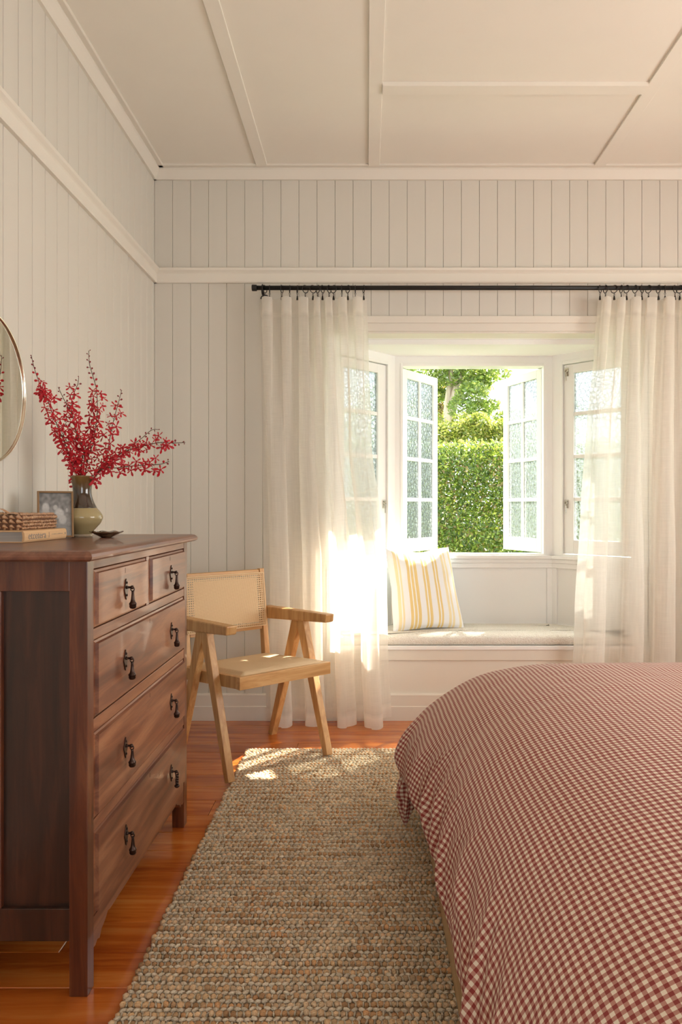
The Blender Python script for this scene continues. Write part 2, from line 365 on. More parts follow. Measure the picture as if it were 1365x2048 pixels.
# floor: sub-floor with single boards laid along X
fl = struct('floor', MB().box(XL-0.2, XR+0.2, YR-0.2, 4.06, -0.10, -0.014), M['gap'])
BW = 0.1412; y = 4.03; row = 0; fmesh = {}
def plank_mesh(L, w):
    key = (round(L, 3), round(w, 3))
    if key in fmesh: return fmesh[key]
    c = 0.0016; mb = MB(); x0, x1, y0, y1 = 0.0008, L-0.0008, 0.0008, w-0.0008
    vs = [(x0, y0, -0.014), (x1, y0, -0.014), (x1, y1, -0.014), (x0, y1, -0.014), (x0, y0, -c), (x1, y0, -c), (x1, y1, -c), (x0, y1, -c),
          (x0+c, y0+c, 0), (x1-c, y0+c, 0), (x1-c, y1-c, 0), (x0+c, y1-c, 0)]
    mb.add(vs, [(3,2,1,0),(0,1,5,4),(1,2,6,5),(2,3,7,6),(3,0,4,7),(4,5,9,8),(5,6,10,9),(6,7,11,10),(7,4,8,11),(8,9,10,11)])
    me = bpy.data.meshes.new('floorboard'); me.from_pydata(mb.v, [], mb.f); me.materials.append(M['floor']); fmesh[key] = me; return me
joints = {14: [-0.83], 15: [-0.25], 8: [-0.62], 9: [0.1], 11: [-0.9], 5: [-0.95], 3: [-0.35], 12: [-0.3]}
while y > YR:
    xs = [XL] + sorted(joints.get(row, [])+[(-0.1+((row*1.37) % 1.6))+0.5, 2.4-((row*0.61) % 0.7)]) + [XR]
    xs = [q for i, q in enumerate(xs) if i == 0 or q-xs[i-1] > 0.15]
    for a, b in zip(xs, xs[1:]):
        inst('floorboard', plank_mesh(b-a, BW), fl, (a, y-BW, 0))
    y -= BW; row += 1

def vboard_mesh(w, h, name='wall_board', q=0.0007):
    c = 0.0016; d = 0.012; mb = MB()   # local: x 0..w, y 0 front .. d back, z 0..h
    pts = [(q, c), (c+q, 0), (w-c-q, 0), (w-q, c), (w-q, d), (q, d)]
    mb.prism(pts, lambda a, b, z: (a, b, z), 0, h)
    me = bpy.data.meshes.new(name); me.from_pydata(mb.v, [], mb.f); me.materials.append(M['wall'])
    return me
SP = 0.1017
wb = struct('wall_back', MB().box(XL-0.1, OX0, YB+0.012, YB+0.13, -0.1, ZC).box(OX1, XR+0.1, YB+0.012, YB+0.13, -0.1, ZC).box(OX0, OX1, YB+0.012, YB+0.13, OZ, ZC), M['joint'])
m_full = vboard_mesh(SP, ZC); m_up = vboard_mesh(SP, ZC-2.22)
x = XL
while x < XR:
    if x+SP < OX0+0.01 or x > OX1-0.01: inst('wall_board', m_full, wb, (x, YB, 0))
    else: inst('wall_board', m_up, wb, (x, YB, 2.22))
    x += SP
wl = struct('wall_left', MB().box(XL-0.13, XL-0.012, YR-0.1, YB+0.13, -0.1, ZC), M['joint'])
m_left = vboard_mesh(SP, ZC, 'wall_board', 0.0020); y = 2.441+SP*15
while y > YR:
    inst('wall_board', m_left, wl, (XL, y, 0), (0, 0, PI/2))
    y -= SP
struct('wall_right', MB().box(XR, XR+0.12, YR, 0.80, -0.1, ZC).box(XR, XR+0.12, 2.70, YB+0.1, -0.1, ZC).box(XR, XR+0.12, 0.80, 2.70, -0.1, 0.9).box(XR, XR+0.12, 0.80, 2.70, 2.2, ZC), M['wall'])
struct('wall_rear', MB().box(XL-0.1, -0.3, YR-0.1, YR, -0.1, ZC).box(1.5, XR+0.1, YR-0.1, YR, -0.1, ZC).box(-0.3, 1.5, YR-0.1, YR, 2.2, ZC).box(-0.3, 1.5, YR-0.1, YR, -0.1, 0.5), M['wall'])
ce = struct('ceiling', MB().box(XL-0.2, XR+0.2, YR-0.2, YB+0.13, ZC, ZC+0.1), M['ceil'])
for a, b in ((-0.6155, -0.5545), (0.007, 0.0685), (1.26, 1.322), (1.885, 1.947), (2.51, 2.572)):
    MB().box(a, b, YR, 3.94, ZC-0.011, ZC).build('ceiling_batten', M['ceil'], ce, bevel=0.0015)
MB().box(0.0685, 1.26, 3.175, 3.245, ZC-0.020, ZC).build('ceiling_batten', M['ceil'], ce, bevel=0.001)
MB().box(-0.5545, 0.007, 0.7, 0.77, ZC-0.012, ZC).build('ceiling_batten', M['ceil'], ce, bevel=0.001)

# mouldings: profile (d out from wall, z); run along back wall, left wall
def moulding(name, prof, m, side):
    mb = MB()
    if side == 'back': mb.prism(prof, lambda d, z, t: (t, YB-d, z), XL, XR)
    if side == 'left': mb.prism(prof, lambda d, z, t: (XL+d, t, z), YR, YB)
    if side == 'right': mb.prism(prof, lambda d, z, t: (XR-d, t, z), YR, YB)
    if side == 'rear': mb.prism(prof, lambda d, z, t: (t, YR+d, z), XL, XR)
    return struct(name, mb, m)
corn = [(0, 3.035), (0.014, 3.035), (0.036, 3.078), (0.040, 3.083), (0.040, 3.090), (0.062, 3.090), (0.066, 3.094), (0.066, ZC), (0, ZC)]
rail = [(0, 2.455), (0.016, 2.455), (0.020, 2.462), (0.020, 2.505), (0.024, 2.510), (0.036, 2.520), (0.038, 2.532), (0.030, 2.536), (0, 2.536)]
skirt = [(0, 0), (0.022, 0), (0.022, 0.078), (0.018, 0.082), (0.018, 0.142), (0.012, 0.150), (0, 0.150)]
for i, s in enumerate(('back', 'left', 'right', 'rear')):
    moulding('trim_%d' % (i+1), corn, M['trim'], s)
    if s in ('back', 'left'): moulding('trim_%d' % (i+5), rail, M['trim'], s)
    if s == 'back': continue
    moulding('baseboard_'+s, skirt, M['trim'], s)
mb = MB(); mb.prism(skirt, lambda d, z, t: (t, YB-d, z), XL, -0.32); mb.prism(skirt, lambda d, z, t: (t, YB-d, z), 1.67, XR)
struct('baseboard_back', mb, M['trim'])

# ------------------------------------------------------------ bay with window seat
A0 = Vector((0.175, 4.45, 0)); A1 = Vector((1.160, 4.45, 0)); B0 = Vector((OX0, 4.02, 0)); B1 = Vector((OX1, 4.02, 0))
def seg(P, Q):
    d = (Q-P).normalized(); return P, d, (Q-P).length
def segbox(mb, P, d, n, s0, s1, e0, e1, z0, z1):   # n = outward normal, e outward distance
    p = lambda s, e, z: P+d*s+n*e+Vector((0, 0, z))
    return mb.hexa([p(s0, e0, z0), p(s1, e0, z0), p(s1, e1, z0), p(s0, e1, z0), p(s0, e0, z1), p(s1, e0, z1), p(s1, e1, z1), p(s0, e1, z1)])
SEGS = []
for (P, Q, o0, o1) in ((A0, A1, 0.035, 0.944), (A0, B0, 0.057, 0.523), (A1, B1, 0.057, 0.523)):
    d = (Q-P).normalized(); n = Vector((-d.y, d.x, 0))
    if n.dot(P-Vector((0.667, 3.9, 0))) < 0: n = -n
    SEGS.append((P, d, n, (Q-P).length, o0, o1))
WT = 0.09; SZ = 0.896; HZ = 2.095; BZ = 2.171
for i, (P, d, n, L, o0, o1) in enumerate(SEGS):
    mb = MB(); e = 0.045
    segbox(mb, P, d, n, -e, L+e, 0, WT, -0.35, SZ-0.01)
    segbox(mb, P, d, n, -e, L+e, 0, WT, HZ, BZ+0.15)
    segbox(mb, P, d, n, -e, o0, 0, WT, SZ-0.01, HZ); segbox(mb, P, d, n, o1, L+e, 0, WT, SZ-0.01, HZ)
    struct('wall_bay_'+('front', 'left', 'right')[i], mb, M['white'])
# posts, sill, aprons and heads as trims
mb = MB()
for i, (P, d, n, L, o0, o1) in enumerate(SEGS):
    segbox(mb, P, d, n, -0.012, L+0.012, -0.035, 0.0, SZ-0.022, SZ)            # sill nosing
    segbox(mb, P, d, n, -0.006, L+0.006, -0.020, 0.0, SZ-0.048, SZ-0.022)
    segbox(mb, P, d, n, 0, L, -0.013, 0.0, SZ-0.080, SZ-0.048)
struct('trim_7', mb, M['white'], bevel=0.003)
mb = MB()
for i, (P, d, n, L, o0, o1) in enumerate(SEGS):
    for a, b in ((0, 0.036), (L-0.036, L)): segbox(mb, P, d, n, a, b, -0.009, 0, 0.40, SZ-0.08)
    segbox(mb, P, d, n, 0.036, L-0.036, -0.009, 0, 0.40, 0.47)
struct('trim_8', mb, M['white'], bevel=0.002)
mb = MB()
for i, (P, d, n, L, o0, o1) in enumerate(SEGS):
    segbox(mb, P, d, n, 0, L, -0.012, 0, BZ-0.022, BZ)
    segbox(mb, P, d, n, 0, L, -0.024, 0, BZ-0.009, BZ)
struct('trim_9', mb, M['white'], bevel=0.002)
# bay ceiling
poly = [(OX0-0.02, 4.018), (OX1+0.02, 4.018), (B1.x+0.08, 4.06), (A1.x+0.08, 4.56), (A0.x-0.08, 4.56), (B0.x-0.08, 4.06)]
struct('ceiling_bay', MB().prism(poly, lambda a, b, z: (a, b, z), BZ, BZ+0.12), M['white'])
struct('roof_bay', MB().prism([(OX0-0.62, 4.13), (OX1+0.62, 4.13), (OX1+0.55, 4.25), (A1.x+0.25, 4.80), (A0.x-0.25, 4.80), (OX0-0.55, 4.25)], lambda a, b, z: (a, b, z), 2.142, 2.20), M['white'])
# architrave round the opening
ar = MB(); AW = 0.085
for x0, x1 in ((OX0-AW, OX0), (OX1, OX1+AW)):
    ar.box(x0, x1, YB-0.018, YB+0.012, 0, OZ+0.085)
    ar.box(x0, x1, YB+0.012, YB+0.05, 0, OZ)
ar.box(OX0, OX1, YB-0.018, YB+0.012, OZ, OZ+0.085); ar.box(OX0-AW, OX1+AW, YB-0.026, YB-0.018, OZ+0.045, OZ+0.085)
ar.box(OX0, OX1, YB-0.018, YB+0.10, OZ-0.012, OZ)
struct('trim_10', ar, M['trim'], bevel=0.003)
# window seat
ws = empty('window_seat', (0.68, 4.0, 0), 0, 'cream painted built-in window seat filling the bay below the casements', 'bench')
pl = [(OX0+0.01, 4.0), (OX1-0.01, 4.0), (B1.x-0.016, 4.03), (A1.x-0.008, 4.44), (A0.x+0.008, 4.44), (B0.x+0.016, 4.03)]
MB().prism([(OX0+0.002, 3.982), (OX1-0.002, 3.982), (OX1-0.002, 4.0)]+pl[2:]+[(OX0+0.002, 4.0)], lambda a, b, z: (a, b, z), 0.395, 0.417).build('seat_board', M['white'], ws, bevel=0.003)
MB().box(OX0, OX1, 4.0, 4.02, 0, 0.395).build('front_panel', M['trim'], ws)
MB().box(OX0, OX1, 3.990, 4.0, 0.335, 0.395).build('top_rail', M['trim'], ws, bevel=0.002)
mb = MB(); mb.prism(skirt, lambda d, z, t: (t, YB-d, z), OX0, OX1); mb.build('plinth', M['trim'], ws)
# boucle cushion on the seat
cu = empty('seat_cushion', (0.68, 4.2, 0.417), 0, 'long cream boucle seat cushion lying on the window seat', 'cushion')
def cushion():
    cx, cy = 0.675, 4.215
    base = [Vector((OX0+0.04, 3.995)), Vector((OX1-0.04, 3.995)), Vector((B1.x-0.03, 4.04)), Vector((A1.x-0.015, 4.43)), Vector((A0.x+0.015, 4.43)), Vector((B0.x+0.03, 4.04))]
    # resample the outline and round it
    pts = []
    for i in range(6):
        a, b = base[i], base[(i+1) % 6]; k = max(2, int((b-a).length/0.02))
        pts += [a.lerp(b, j/k) for j in range(k)]
    for _ in range(3): pts = [(pts[i-1]+pts[i]*2+pts[(i+1) % len(pts)])/4 for i in range(len(pts))]
    n = len(pts); rings = []; c = Vector((cx, cy)); hgt = 0.058
    prof = [(0.0, 0.0), (0.018, 0.001), (0.004, 0.008), (0.0, 0.024), (0.003, 0.042), (0.012, 0.052), (0.030, hgt), (0.08, hgt+0.004), (0.14, hgt+0.005)]
    mb = MB(); vs = []
    for ins, z in prof[1:]:
        for i, p in enumerate(pts):
            t = (pts[(i+1) % n]-pts[i-1]).normalized(); nn = Vector((-t.y, t.x))
            if nn.dot(c-p) < 0: nn = -nn
            q = p+nn*min(ins, abs(nn.dot(c-p))*0.9)
            w = noise.noise(Vector((q.x*9, q.y*9, z*9)))*0.002
            vs.append((q.x, q.y, 0.417+z+w*(z > 0.01)))
    k = len(prof)-1
    fs = [(i*n+j, i*n+(j+1) % n, (i+1)*n+(j+1) % n, (i+1)*n+j) for i in range(k-1) for j in range(n)]
    fs += [tuple(range(n-1, -1, -1)), tuple((k-1)*n+j for j in range(n))]
    mb.add(vs, fs); return mb
cushion().build('cushion_cover', M['boucle'], cu, smooth=True)

# windows -----------------------------------------------------------------
def casement(parent, hinge, d, n, w, z0, z1, cols, st, top, bot, lat):
    """hinge corner, d along the sash, n outward thickness direction"""
    T = 0.034; mb = MB()
    p = lambda s, e, z: hinge+d*s+n*e+Vector((0, 0, z))
    def bx(s0, s1, a, b, e0=0.0, e1=T): mb.hexa([p(s0, e0, a), p(s1, e0, a), p(s1, e1, a), p(s0, e1, a), p(s0, e0, b), p(s1, e0, b), p(s1, e1, b), p(s0, e1, b)])
    bx(0, st, z0, z1); bx(w-st, w, z0, z1); bx(st, w-st, z0, z0+bot); bx(st, w-st, z1-top, z1)
    mu = 0.022; rows = 4; gh = (z1-top-z0-bot-mu*(rows-1))/rows; gw = (w-2*st-mu*(cols-1))/cols
    for c in range(1, cols): s = st+c*gw+(c-1)*mu; bx(s, s+mu, z0+bot, z1-top, 0.004, T-0.004)
    for r in range(1, rows):
        z = z0+bot+r*gh+(r-1)*mu
        for c in range(cols): s = st+c*(gw+mu); bx(s, s+gw, z, z+mu, 0.004, T-0.004)
    f = mb.build('sash', M['white'], parent, bevel=0.002)
    for r in range(rows):
        for c in range(cols):
            mb = MB(); s = st+c*(gw+mu); z = z0+bot+r*(gh+mu)
            bx(s, s+gw, z, z+gh, 0.014, 0.018); mb.build('pane', M['glass'], f)
    for (s, z) in lat:
        mb = MB()
        mb.hexa([p(s-0.012, -0.004, z-0.026), p(s+0.012, -0.004, z-0.026), p(s+0.012, 0, z-0.026), p(s-0.012, 0, z-0.026), p(s-0.012, -0.004, z+0.026), p(s+0.012, -0.004, z+0.026), p(s+0.012, 0, z+0.026), p(s-0.012, 0, z+0.026)])
        mb.torus(p(s, -0.010, z+0.008), 0.009, 0.003, n, 12, 6)
        mb.tube([p(s, -0.008, z), p(s, -0.014, z-0.01), p(s+0.004, -0.016, z-0.055)], 0.0032, 6)
        mb.build('latch', M['chrome'], f)
    return f
for i, (P, d, n, L, o0, o1) in enumerate(SEGS):
    c = P+d*(o0+o1)/2
    w = empty('window_%d' % (i+1), (c.x, c.y, SZ), 0, kind='structure')
    mb = MB()
    for a, b in ((o0-0.003, o0+0.014), (o1-0.014, o1+0.003)): segbox(mb, P, d, n, a, b, -0.004, WT+0.01, SZ-0.004, HZ+0.004)
    segbox(mb, P, d, n, o0+0.014, o1-0.014, -0.0035, WT+0.009, HZ-0.016, HZ+0.0035); segbox(mb, P, d, n, o0+0.014, o1-0.014, -0.0035, WT+0.03, SZ-0.02, SZ+0.008)
    mb.build('window_frame', M['white'], w, bevel=0.002)
    if i == 0:
        a = R(54.5); dd = Vector((math.cos(a), math.sin(a), 0)); nn = Vector((-dd.y, dd.x, 0))
        casement(w, P+d*(o0+0.016)+n*0.05, dd, nn, 0.440, SZ+0.012, HZ-0.02, 2, 0.050, 0.055, 0.085, [])
        a = R(113); dd = Vector((math.cos(a), math.sin(a), 0)); nn = Vector((dd.y, -dd.x, 0))
        casement(w, P+d*(o1-0.016)+n*0.05, dd, nn, 0.425, SZ+0.012, HZ-0.02, 2, 0.050, 0.055, 0.085, [])
    else:
        casement(w, P+d*(o0+0.016)+n*0.012, d, n, o1-o0-0.032, SZ+0.012, HZ-0.02, 1, 0.072 if i == 1 else 0.066, 0.055, 0.085, [(0.02, 1.215)]+([(0.022, 2.03)] if i == 2 else []))
        f = w.children[-1]

# ------------------------------------------------------------ curtain rod, rings, curtains
RY, RZ = 3.90, 2.400
rod = empty('curtain_rod', (0.7, RY, RZ), 0, 'long matte black metal curtain rod above the bay opening', 'curtain rod')
MB().tube([(-0.615, RY, RZ), (2.10, RY, RZ)], 0.0125, 16).build('pole', M['black'], rod, smooth=True)
for x in (-0.622, 2.107): MB().lathe([(0.004, -0.012), (0.0165, -0.011), (0.0175, -0.008), (0.0175, 0.012), (0.0165, 0.015), (0.004, 0.015)], (x, RY, RZ), 16, ax='x').build('end_cap', M['black'], rod)
for x in (-0.575, 2.05):
    mb = MB().tube([(x, 3.998, RZ-0.036), (x, 3.955, RZ-0.036), (x, 3.915, RZ-0.026), (x, RY, RZ-0.012)], 0.008, 8)
    mb.lathe([(0.027, 0), (0.027, -0.006), (0.020, -0.010), (0.004, -0.012)], (x, 3.999, RZ-0.036), 20, ax='y')
    mb.torus((x, RY, RZ), 0.016, 0.004, (1, 0, 0)); mb.build('bracket', M['black'], rod)
LR = [529.7, 539.6, 564.2, 579.8, 595, 611, 626.4, 636.3, 645.5, 658.7, 667.7, 684.2, 696.3, 711, 728]
RR_ = [1200.9, 1211.9, 1229.4, 1243.5, 1254.2, 1271.3, 1284.7, 1298, 1317.8, 1331, 1351, 1360.5, 1376, 1394, 1410, 1428, 1446]
LX = [(p-CX)*RY/F for p in LR]; RX = [(p-CX)*RY/F for p in RR_]
def ring_proto():
    t = empty('curtain_ring', (0, RY, RZ))
    MB().torus((0, RY, RZ-0.007), 0.0205, 0.0022, (1, 0, 0), 24, 6).build('ring', M['black'], t, smooth=True)
    mb = MB().torus((0, RY, RZ-0.0325), 0.0042, 0.0012, (0, 1, 0), 10, 5); mb.torus((0, RY, RZ-0.040), 0.0040, 0.0012, (1, 0, 0), 10, 5); mb.build('eyelet', M['black'], t)
    mb = MB().beam((0, RY, RZ-0.044), (0, RY, RZ-0.066), (1, 0, 0), 0.006, 0.004, 0.010, 0.009); mb.build('clip', M['black'], t)
    return t
rp = None; random.seed(3)
ORD = 'first second third fourth fifth sixth seventh eighth ninth tenth eleventh twelfth thirteenth fourteenth fifteenth sixteenth seventeenth'.split()
for side, xs in (('left', LX), ('right', RX)):
    for i, x in enumerate(xs):
        if rp is None: r = rp = ring_proto()
        else: r = copy_tree(rp)
        r.location = (x, RY, RZ); r.rotation_euler = (0, 0, random.uniform(-0.9, 0.9))
        tag(r, '%s black clip ring from the left on the %s sheer curtain' % (ORD[i], side), 'curtain ring', 'clip rings of the %s curtain' % side)
CF = {}
def curtain(name, label, xs, edges, seed, zb):
    """xs: ring positions along the top; edges: [(t, xleft, xright)] down the drop"""
    rnd = random.Random(seed); nn = len(xs); NU, NV = 30*(nn-1)+1, 90
    span = xs[-1]-xs[0]; topn = [(q-xs[0])/span for q in xs]
    nb = max(4, int(nn*0.55)); botn = [0]+sorted(min(0.97, max(0.03, (k+rnd.uniform(-0.3, 0.3))/nb)) for k in range(1, nb))+[1]
    def edge(t):
        for a, b in zip(edges, edges[1:]):
            if t <= b[0]:
                f = (t-a[0])/(b[0]-a[0]); f = f*f*(3-2*f)*0.5+f*0.5; return a[1]+(b[1]-a[1])*f, a[2]+(b[2]-a[2])*f
        return edges[-1][1:]
    amp = [rnd.uniform(0.6, 1.2) for _ in range(nn+1)]; ampb = [rnd.uniform(0.6, 1.3) for _ in range(nb+1)]
    ztop = RZ-0.055; H_ = ztop-zb; vs = []; uv = []; hem = []
    for i in range(NU):
        s = i/(NU-1)*(nn-1); k = min(nn-2, int(s)); f = s-k
        for j in range(NV):
            t = j/(NV-1)
            x0, x1 = edge(t)
            ut = topn[k]+(topn[k+1]-topn[k])*f
            phT = PI*(k+f); yT = 0.030*math.cos(phT)*(amp[k]*(1-f)+amp[k+1]*f)
            xoT = 0.30*(topn[k+1]-topn[k])*math.sin(2*phT)
            sb = i/(NU-1)*nb; kb = min(nb-1, int(sb)); fb = sb-kb
            ub = botn[kb]+(botn[kb+1]-botn[kb])*fb
            phB = PI*(kb+fb); yB = 0.058*math.cos(phB)*(ampb[kb]*(1-fb)+ampb[kb+1]*fb)
            xoB = 0.33*(1/nb)*math.sin(2*phB)
            w = min(1, t*1.25)**0.8; w = w*w*(3-2*w)
            u = (ut+xoT)*(1-w)+(ub+xoB)*w
            x = x0+(x1-x0)*u+0.004*noise.noise(Vector((u*9+seed, t*5, 1)))
            ys = 0.006*noise.noise(Vector((u*14+seed, t*7, 3)))
            yy = yT*(1-w)*(1-0.3*t)+yB*w
            y = RY-0.006+yy*0.9+ys-0.015*t
            sag = 0.006*abs(math.sin(phT))*(1-t)
            hz = zb+0.012*math.cos(phB)*ampb[kb]+0.008*noise.noise(Vector((u*6, 0, seed)))
            z = ztop-sag-(ztop-hz)*t
            if t > 0.93: y += -0.03*((t-0.93)/0.07)**2*(0.5+0.5*math.sin(phB*1.0))
            vs.append((x, min(max(y, 3.80), 3.968), max(z, 0.004))); uv.append((i/(NU-1)*1.5, t*2.3))
            hem.append(0.9 if (t < 0.038 or t > 0.968) else (0.45 if t < 0.042 else 0))
    fs = [(i*NV+j, (i+1)*NV+j, (i+1)*NV+j+1, i*NV+j+1) for i in range(NU-1) for j in range(NV-1)]
    me = bpy.data.meshes.new(name); me.from_pydata(vs, [], fs); me.materials.append(M['sheer'])
    me.polygons.foreach_set('use_smooth', [True]*len(fs))
    ul = me.uv_layers.new(name='UVMap'); li = np.empty(len(me.loops), np.int32); me.loops.foreach_get('vertex_index', li)
    ul.data.foreach_set('uv', np.array(uv, np.float32)[li].ravel())
    a = me.attributes.new('Hem', 'FLOAT', 'POINT'); a.data.foreach_set('value', hem)
    o = bpy.data.objects.new(name, me); COL.objects.link(o); tag(o, label, 'curtain', 'sheer linen curtains at the bay')
    return o
X = lambda px: (px-CX)*3.9/F
curtain('sheer_curtain', 'sheer off-white linen curtain hanging left of the bay, behind the armchair', LX,
        [(0, X(520), X(734)), (0.1, X(521), X(737)), (0.35, X(524), X(744)), (0.52, X(526), X(762)), (0.62, X(527), X(774)), (0.85, X(529), X(777)), (1, X(533), X(784))], 5, 0.022)
curtain('sheer_curtain', 'sheer off-white linen curtain hanging right of the bay, behind the bed', RX,
        [(0, X(1199), X(1455)), (0.12, X(1192), X(1455)), (0.3, X(1176), X(1455)), (0.5, X(1163), X(1458)), (0.75, X(1152), X(1460)), (1, X(1142), X(1462))], 11, 0.022)

# ------------------------------------------------------------ rug
def rug():
    t = empty('jute_rug', (0.2, 2.2, 0), 0, 'chunky natural jute rug with looped rows, lying between the dresser and the bed', 'rug')
    x0, x1, y0, y1 = -0.595, 0.74, 0.95, 3.475
    MB().box(x0+0.008, x1, y0, y1-0.008, 0.0, 0.007).build('backing', M['jutebase'], t)
    bm = bmesh.new(); bmesh.ops.create_icosphere(bm, subdivisions=1, radius=1.0); bv = np.array([v.co[:] for v in bm.verts]); bf = np.array([[v.index for v in f.verts] for f in bm.faces]); bm.free()
    py, px = 0.0305, 0.0172; pos = []; scl = []; colr = []; rot = []
    nr = int((y1-y0)/py)
    pal = np.array([(0.56, 0.44, 0.29), (0.62, 0.51, 0.36), (0.50, 0.37, 0.235), (0.44, 0.30, 0.175), (0.54, 0.45, 0.33), (0.66, 0.57, 0.43), (0.52, 0.345, 0.20)])
    for r in range(nr):
        yy = y1-0.012-r*py; off = rng.rand()*px; tone = pal[rng.randint(len(pal))]
        xx = x0+0.006+off*0.4; wob = rng.rand()*6
        while xx < x1:
            if rng.rand() < 0.33: tone = pal[rng.randint(len(pal))]
            dy = 0.0035*math.sin(xx*9+wob)+rng.normal(0, 0.0012)
            pos.append((xx, yy+dy, 0.0095+rng.normal(0, 0.0012))); scl.append((px*0.50*rng.uniform(0.8, 1.25), py*0.33*rng.uniform(0.8, 1.15), 0.0085*rng.uniform(0.75, 1.3)))
            rot.append(rng.normal(0.35, 0.25)); colr.append(tone*np.array((1.56,1.33,1.12))*rng.uniform(0.68, 1.15)); 
            # thin pale weft strand between the rows
            pale = np.array((1.0, 0.88, 0.68))
            pos.append((xx+px*0.45, yy+dy*0.6+py*0.47, 0.0105+rng.normal(0, 0.0008))); scl.append((px*0.62, py*0.17, 0.0072)); rot.append(rng.normal(0.15, 0.35)); colr.append(pale*rng.uniform(0.80, 1.02))
            pos.append((xx+px*0.5, yy+dy*0.8+py*0.05, 0.0095)); scl.append((px*0.17, py*0.34, 0.0068)); rot.append(rng.normal(0.1, 0.25)); colr.append(pale*rng.uniform(0.55, 0.95))
            xx += px*rng.uniform(0.88, 1.12)
    pos = np.array(pos); scl = np.array(scl); rot = np.array(rot); colr = np.array(colr); n = len(pos)
    L = bv[None]*scl[:, None]; c, s = np.cos(rot)[:, None], np.sin(rot)[:, None]
    Xl = L[..., 0]*c-L[..., 1]*s; Yl = L[..., 0]*s+L[..., 1]*c
    V = np.stack([Xl, Yl, L[..., 2]], -1)+pos[:, None]; V = V.reshape(-1, 3); V[:, 2] = np.maximum(V[:, 2], 0.0005)
    V -= np.array([0.2, 2.2, 0])
    Fc = (bf[None]+(np.arange(n)*len(bv))[:, None, None]).reshape(-1, 3)
    o = np_mesh('jute_loops', V, Fc, M['jute'], np.repeat(colr, len(bv), 0), t, smooth=True); o['kind'] = 'stuff'
rug()

# ------------------------------------------------------------ bed
bed = empty('bed', (1.0, 1.7, 0), 0, 'low pale timber bed frame carrying the mattress beside the jute rug', 'bed')
BX0, BX1, BY0, BY1 = 0.213, 1.80, 0.30, 2.70
MB().box(BX0, BX0+0.03, BY0, BY1, 0.018, 0.27).build('side_rail', M['pine'], bed, bevel=0.004)
MB().box(BX1-0.03, BX1, BY0, BY1, 0.018, 0.27).build('side_rail', M['pine'], bed, bevel=0.004)
MB().box(BX0+0.03, BX1-0.03, BY1-0.03, BY1, 0.018, 0.27).build('foot_rail', M['pine'], bed, bevel=0.004)
MB().box(BX0+0.03, BX1-0.03, BY0, BY0+0.03, 0.018, 0.27).build('head_rail', M['pine'], bed, bevel=0.004)
MB().box(BX0+0.03, BX1-0.03, BY0+0.03, BY1-0.03, 0.20, 0.23).build('slat_base', M['pine'], bed)
M['mattress'] = mat('mattress_ticking', (0.75, 0.70, 0.62), 0.9)
mt = MB().box(BX0+0.12, BX1-0.12, BY0+0.04, BY1-0.16, 0.232, 0.505).build('mattress', M['mattress'], None, bevel=0.04)
tag(mt, 'cream mattress under the gingham cover on the timber bed frame', 'mattress')
def smooth(a, b, x):
    t = max(0.0, min(1.0, (x-a)/(b-a))); return t*t*(3-2*t)
PX = [(0.95, 0.660), (0.80, 0.657), (0.65, 0.646), (0.53, 0.624), (0.43, 0.592), (0.345, 0.545), (0.28, 0.490), (0.232, 0.425), (0.200, 0.350), (0.188, 0.270), (0.194, 0.200), (0.200, 0.150)]
PYY = [(2.05, 0.0), (2.25, 0.002), (2.40, 0.006), (2.52, 0.016), (2.62, 0.040), (2.70, 0.085), (2.755, 0.155), (2.785, 0.240), (2.80, 0.33), (2.80, 0.42)]
def arc(P):
    s = [0]
    for a, b in zip(P, P[1:]): s.append(s[-1]+math.hypot(b[0]-a[0], b[1]-a[1]))
    return s
def cr(P, S_, s):   # Catmull-Rom along an arc-length table
    if s >= S_[-1]: return Vector(P[-1])
    k = 0
    while S_[k+1] < s: k += 1
    f = (s-S_[k])/(S_[k+1]-S_[k]); p0 = Vector(P[max(k-1, 0)]); p1 = Vector(P[k]); p2 = Vector(P[k+1]); p3 = Vector(P[min(k+2, len(P)-1)])
    return 0.5*((2*p1)+(p2-p0)*f+(2*p0-5*p1+4*p2-p3)*f*f+(3*p1-p0-3*p2+p3)*f**3)
SX, SY = arc(PX), arc(PYY)
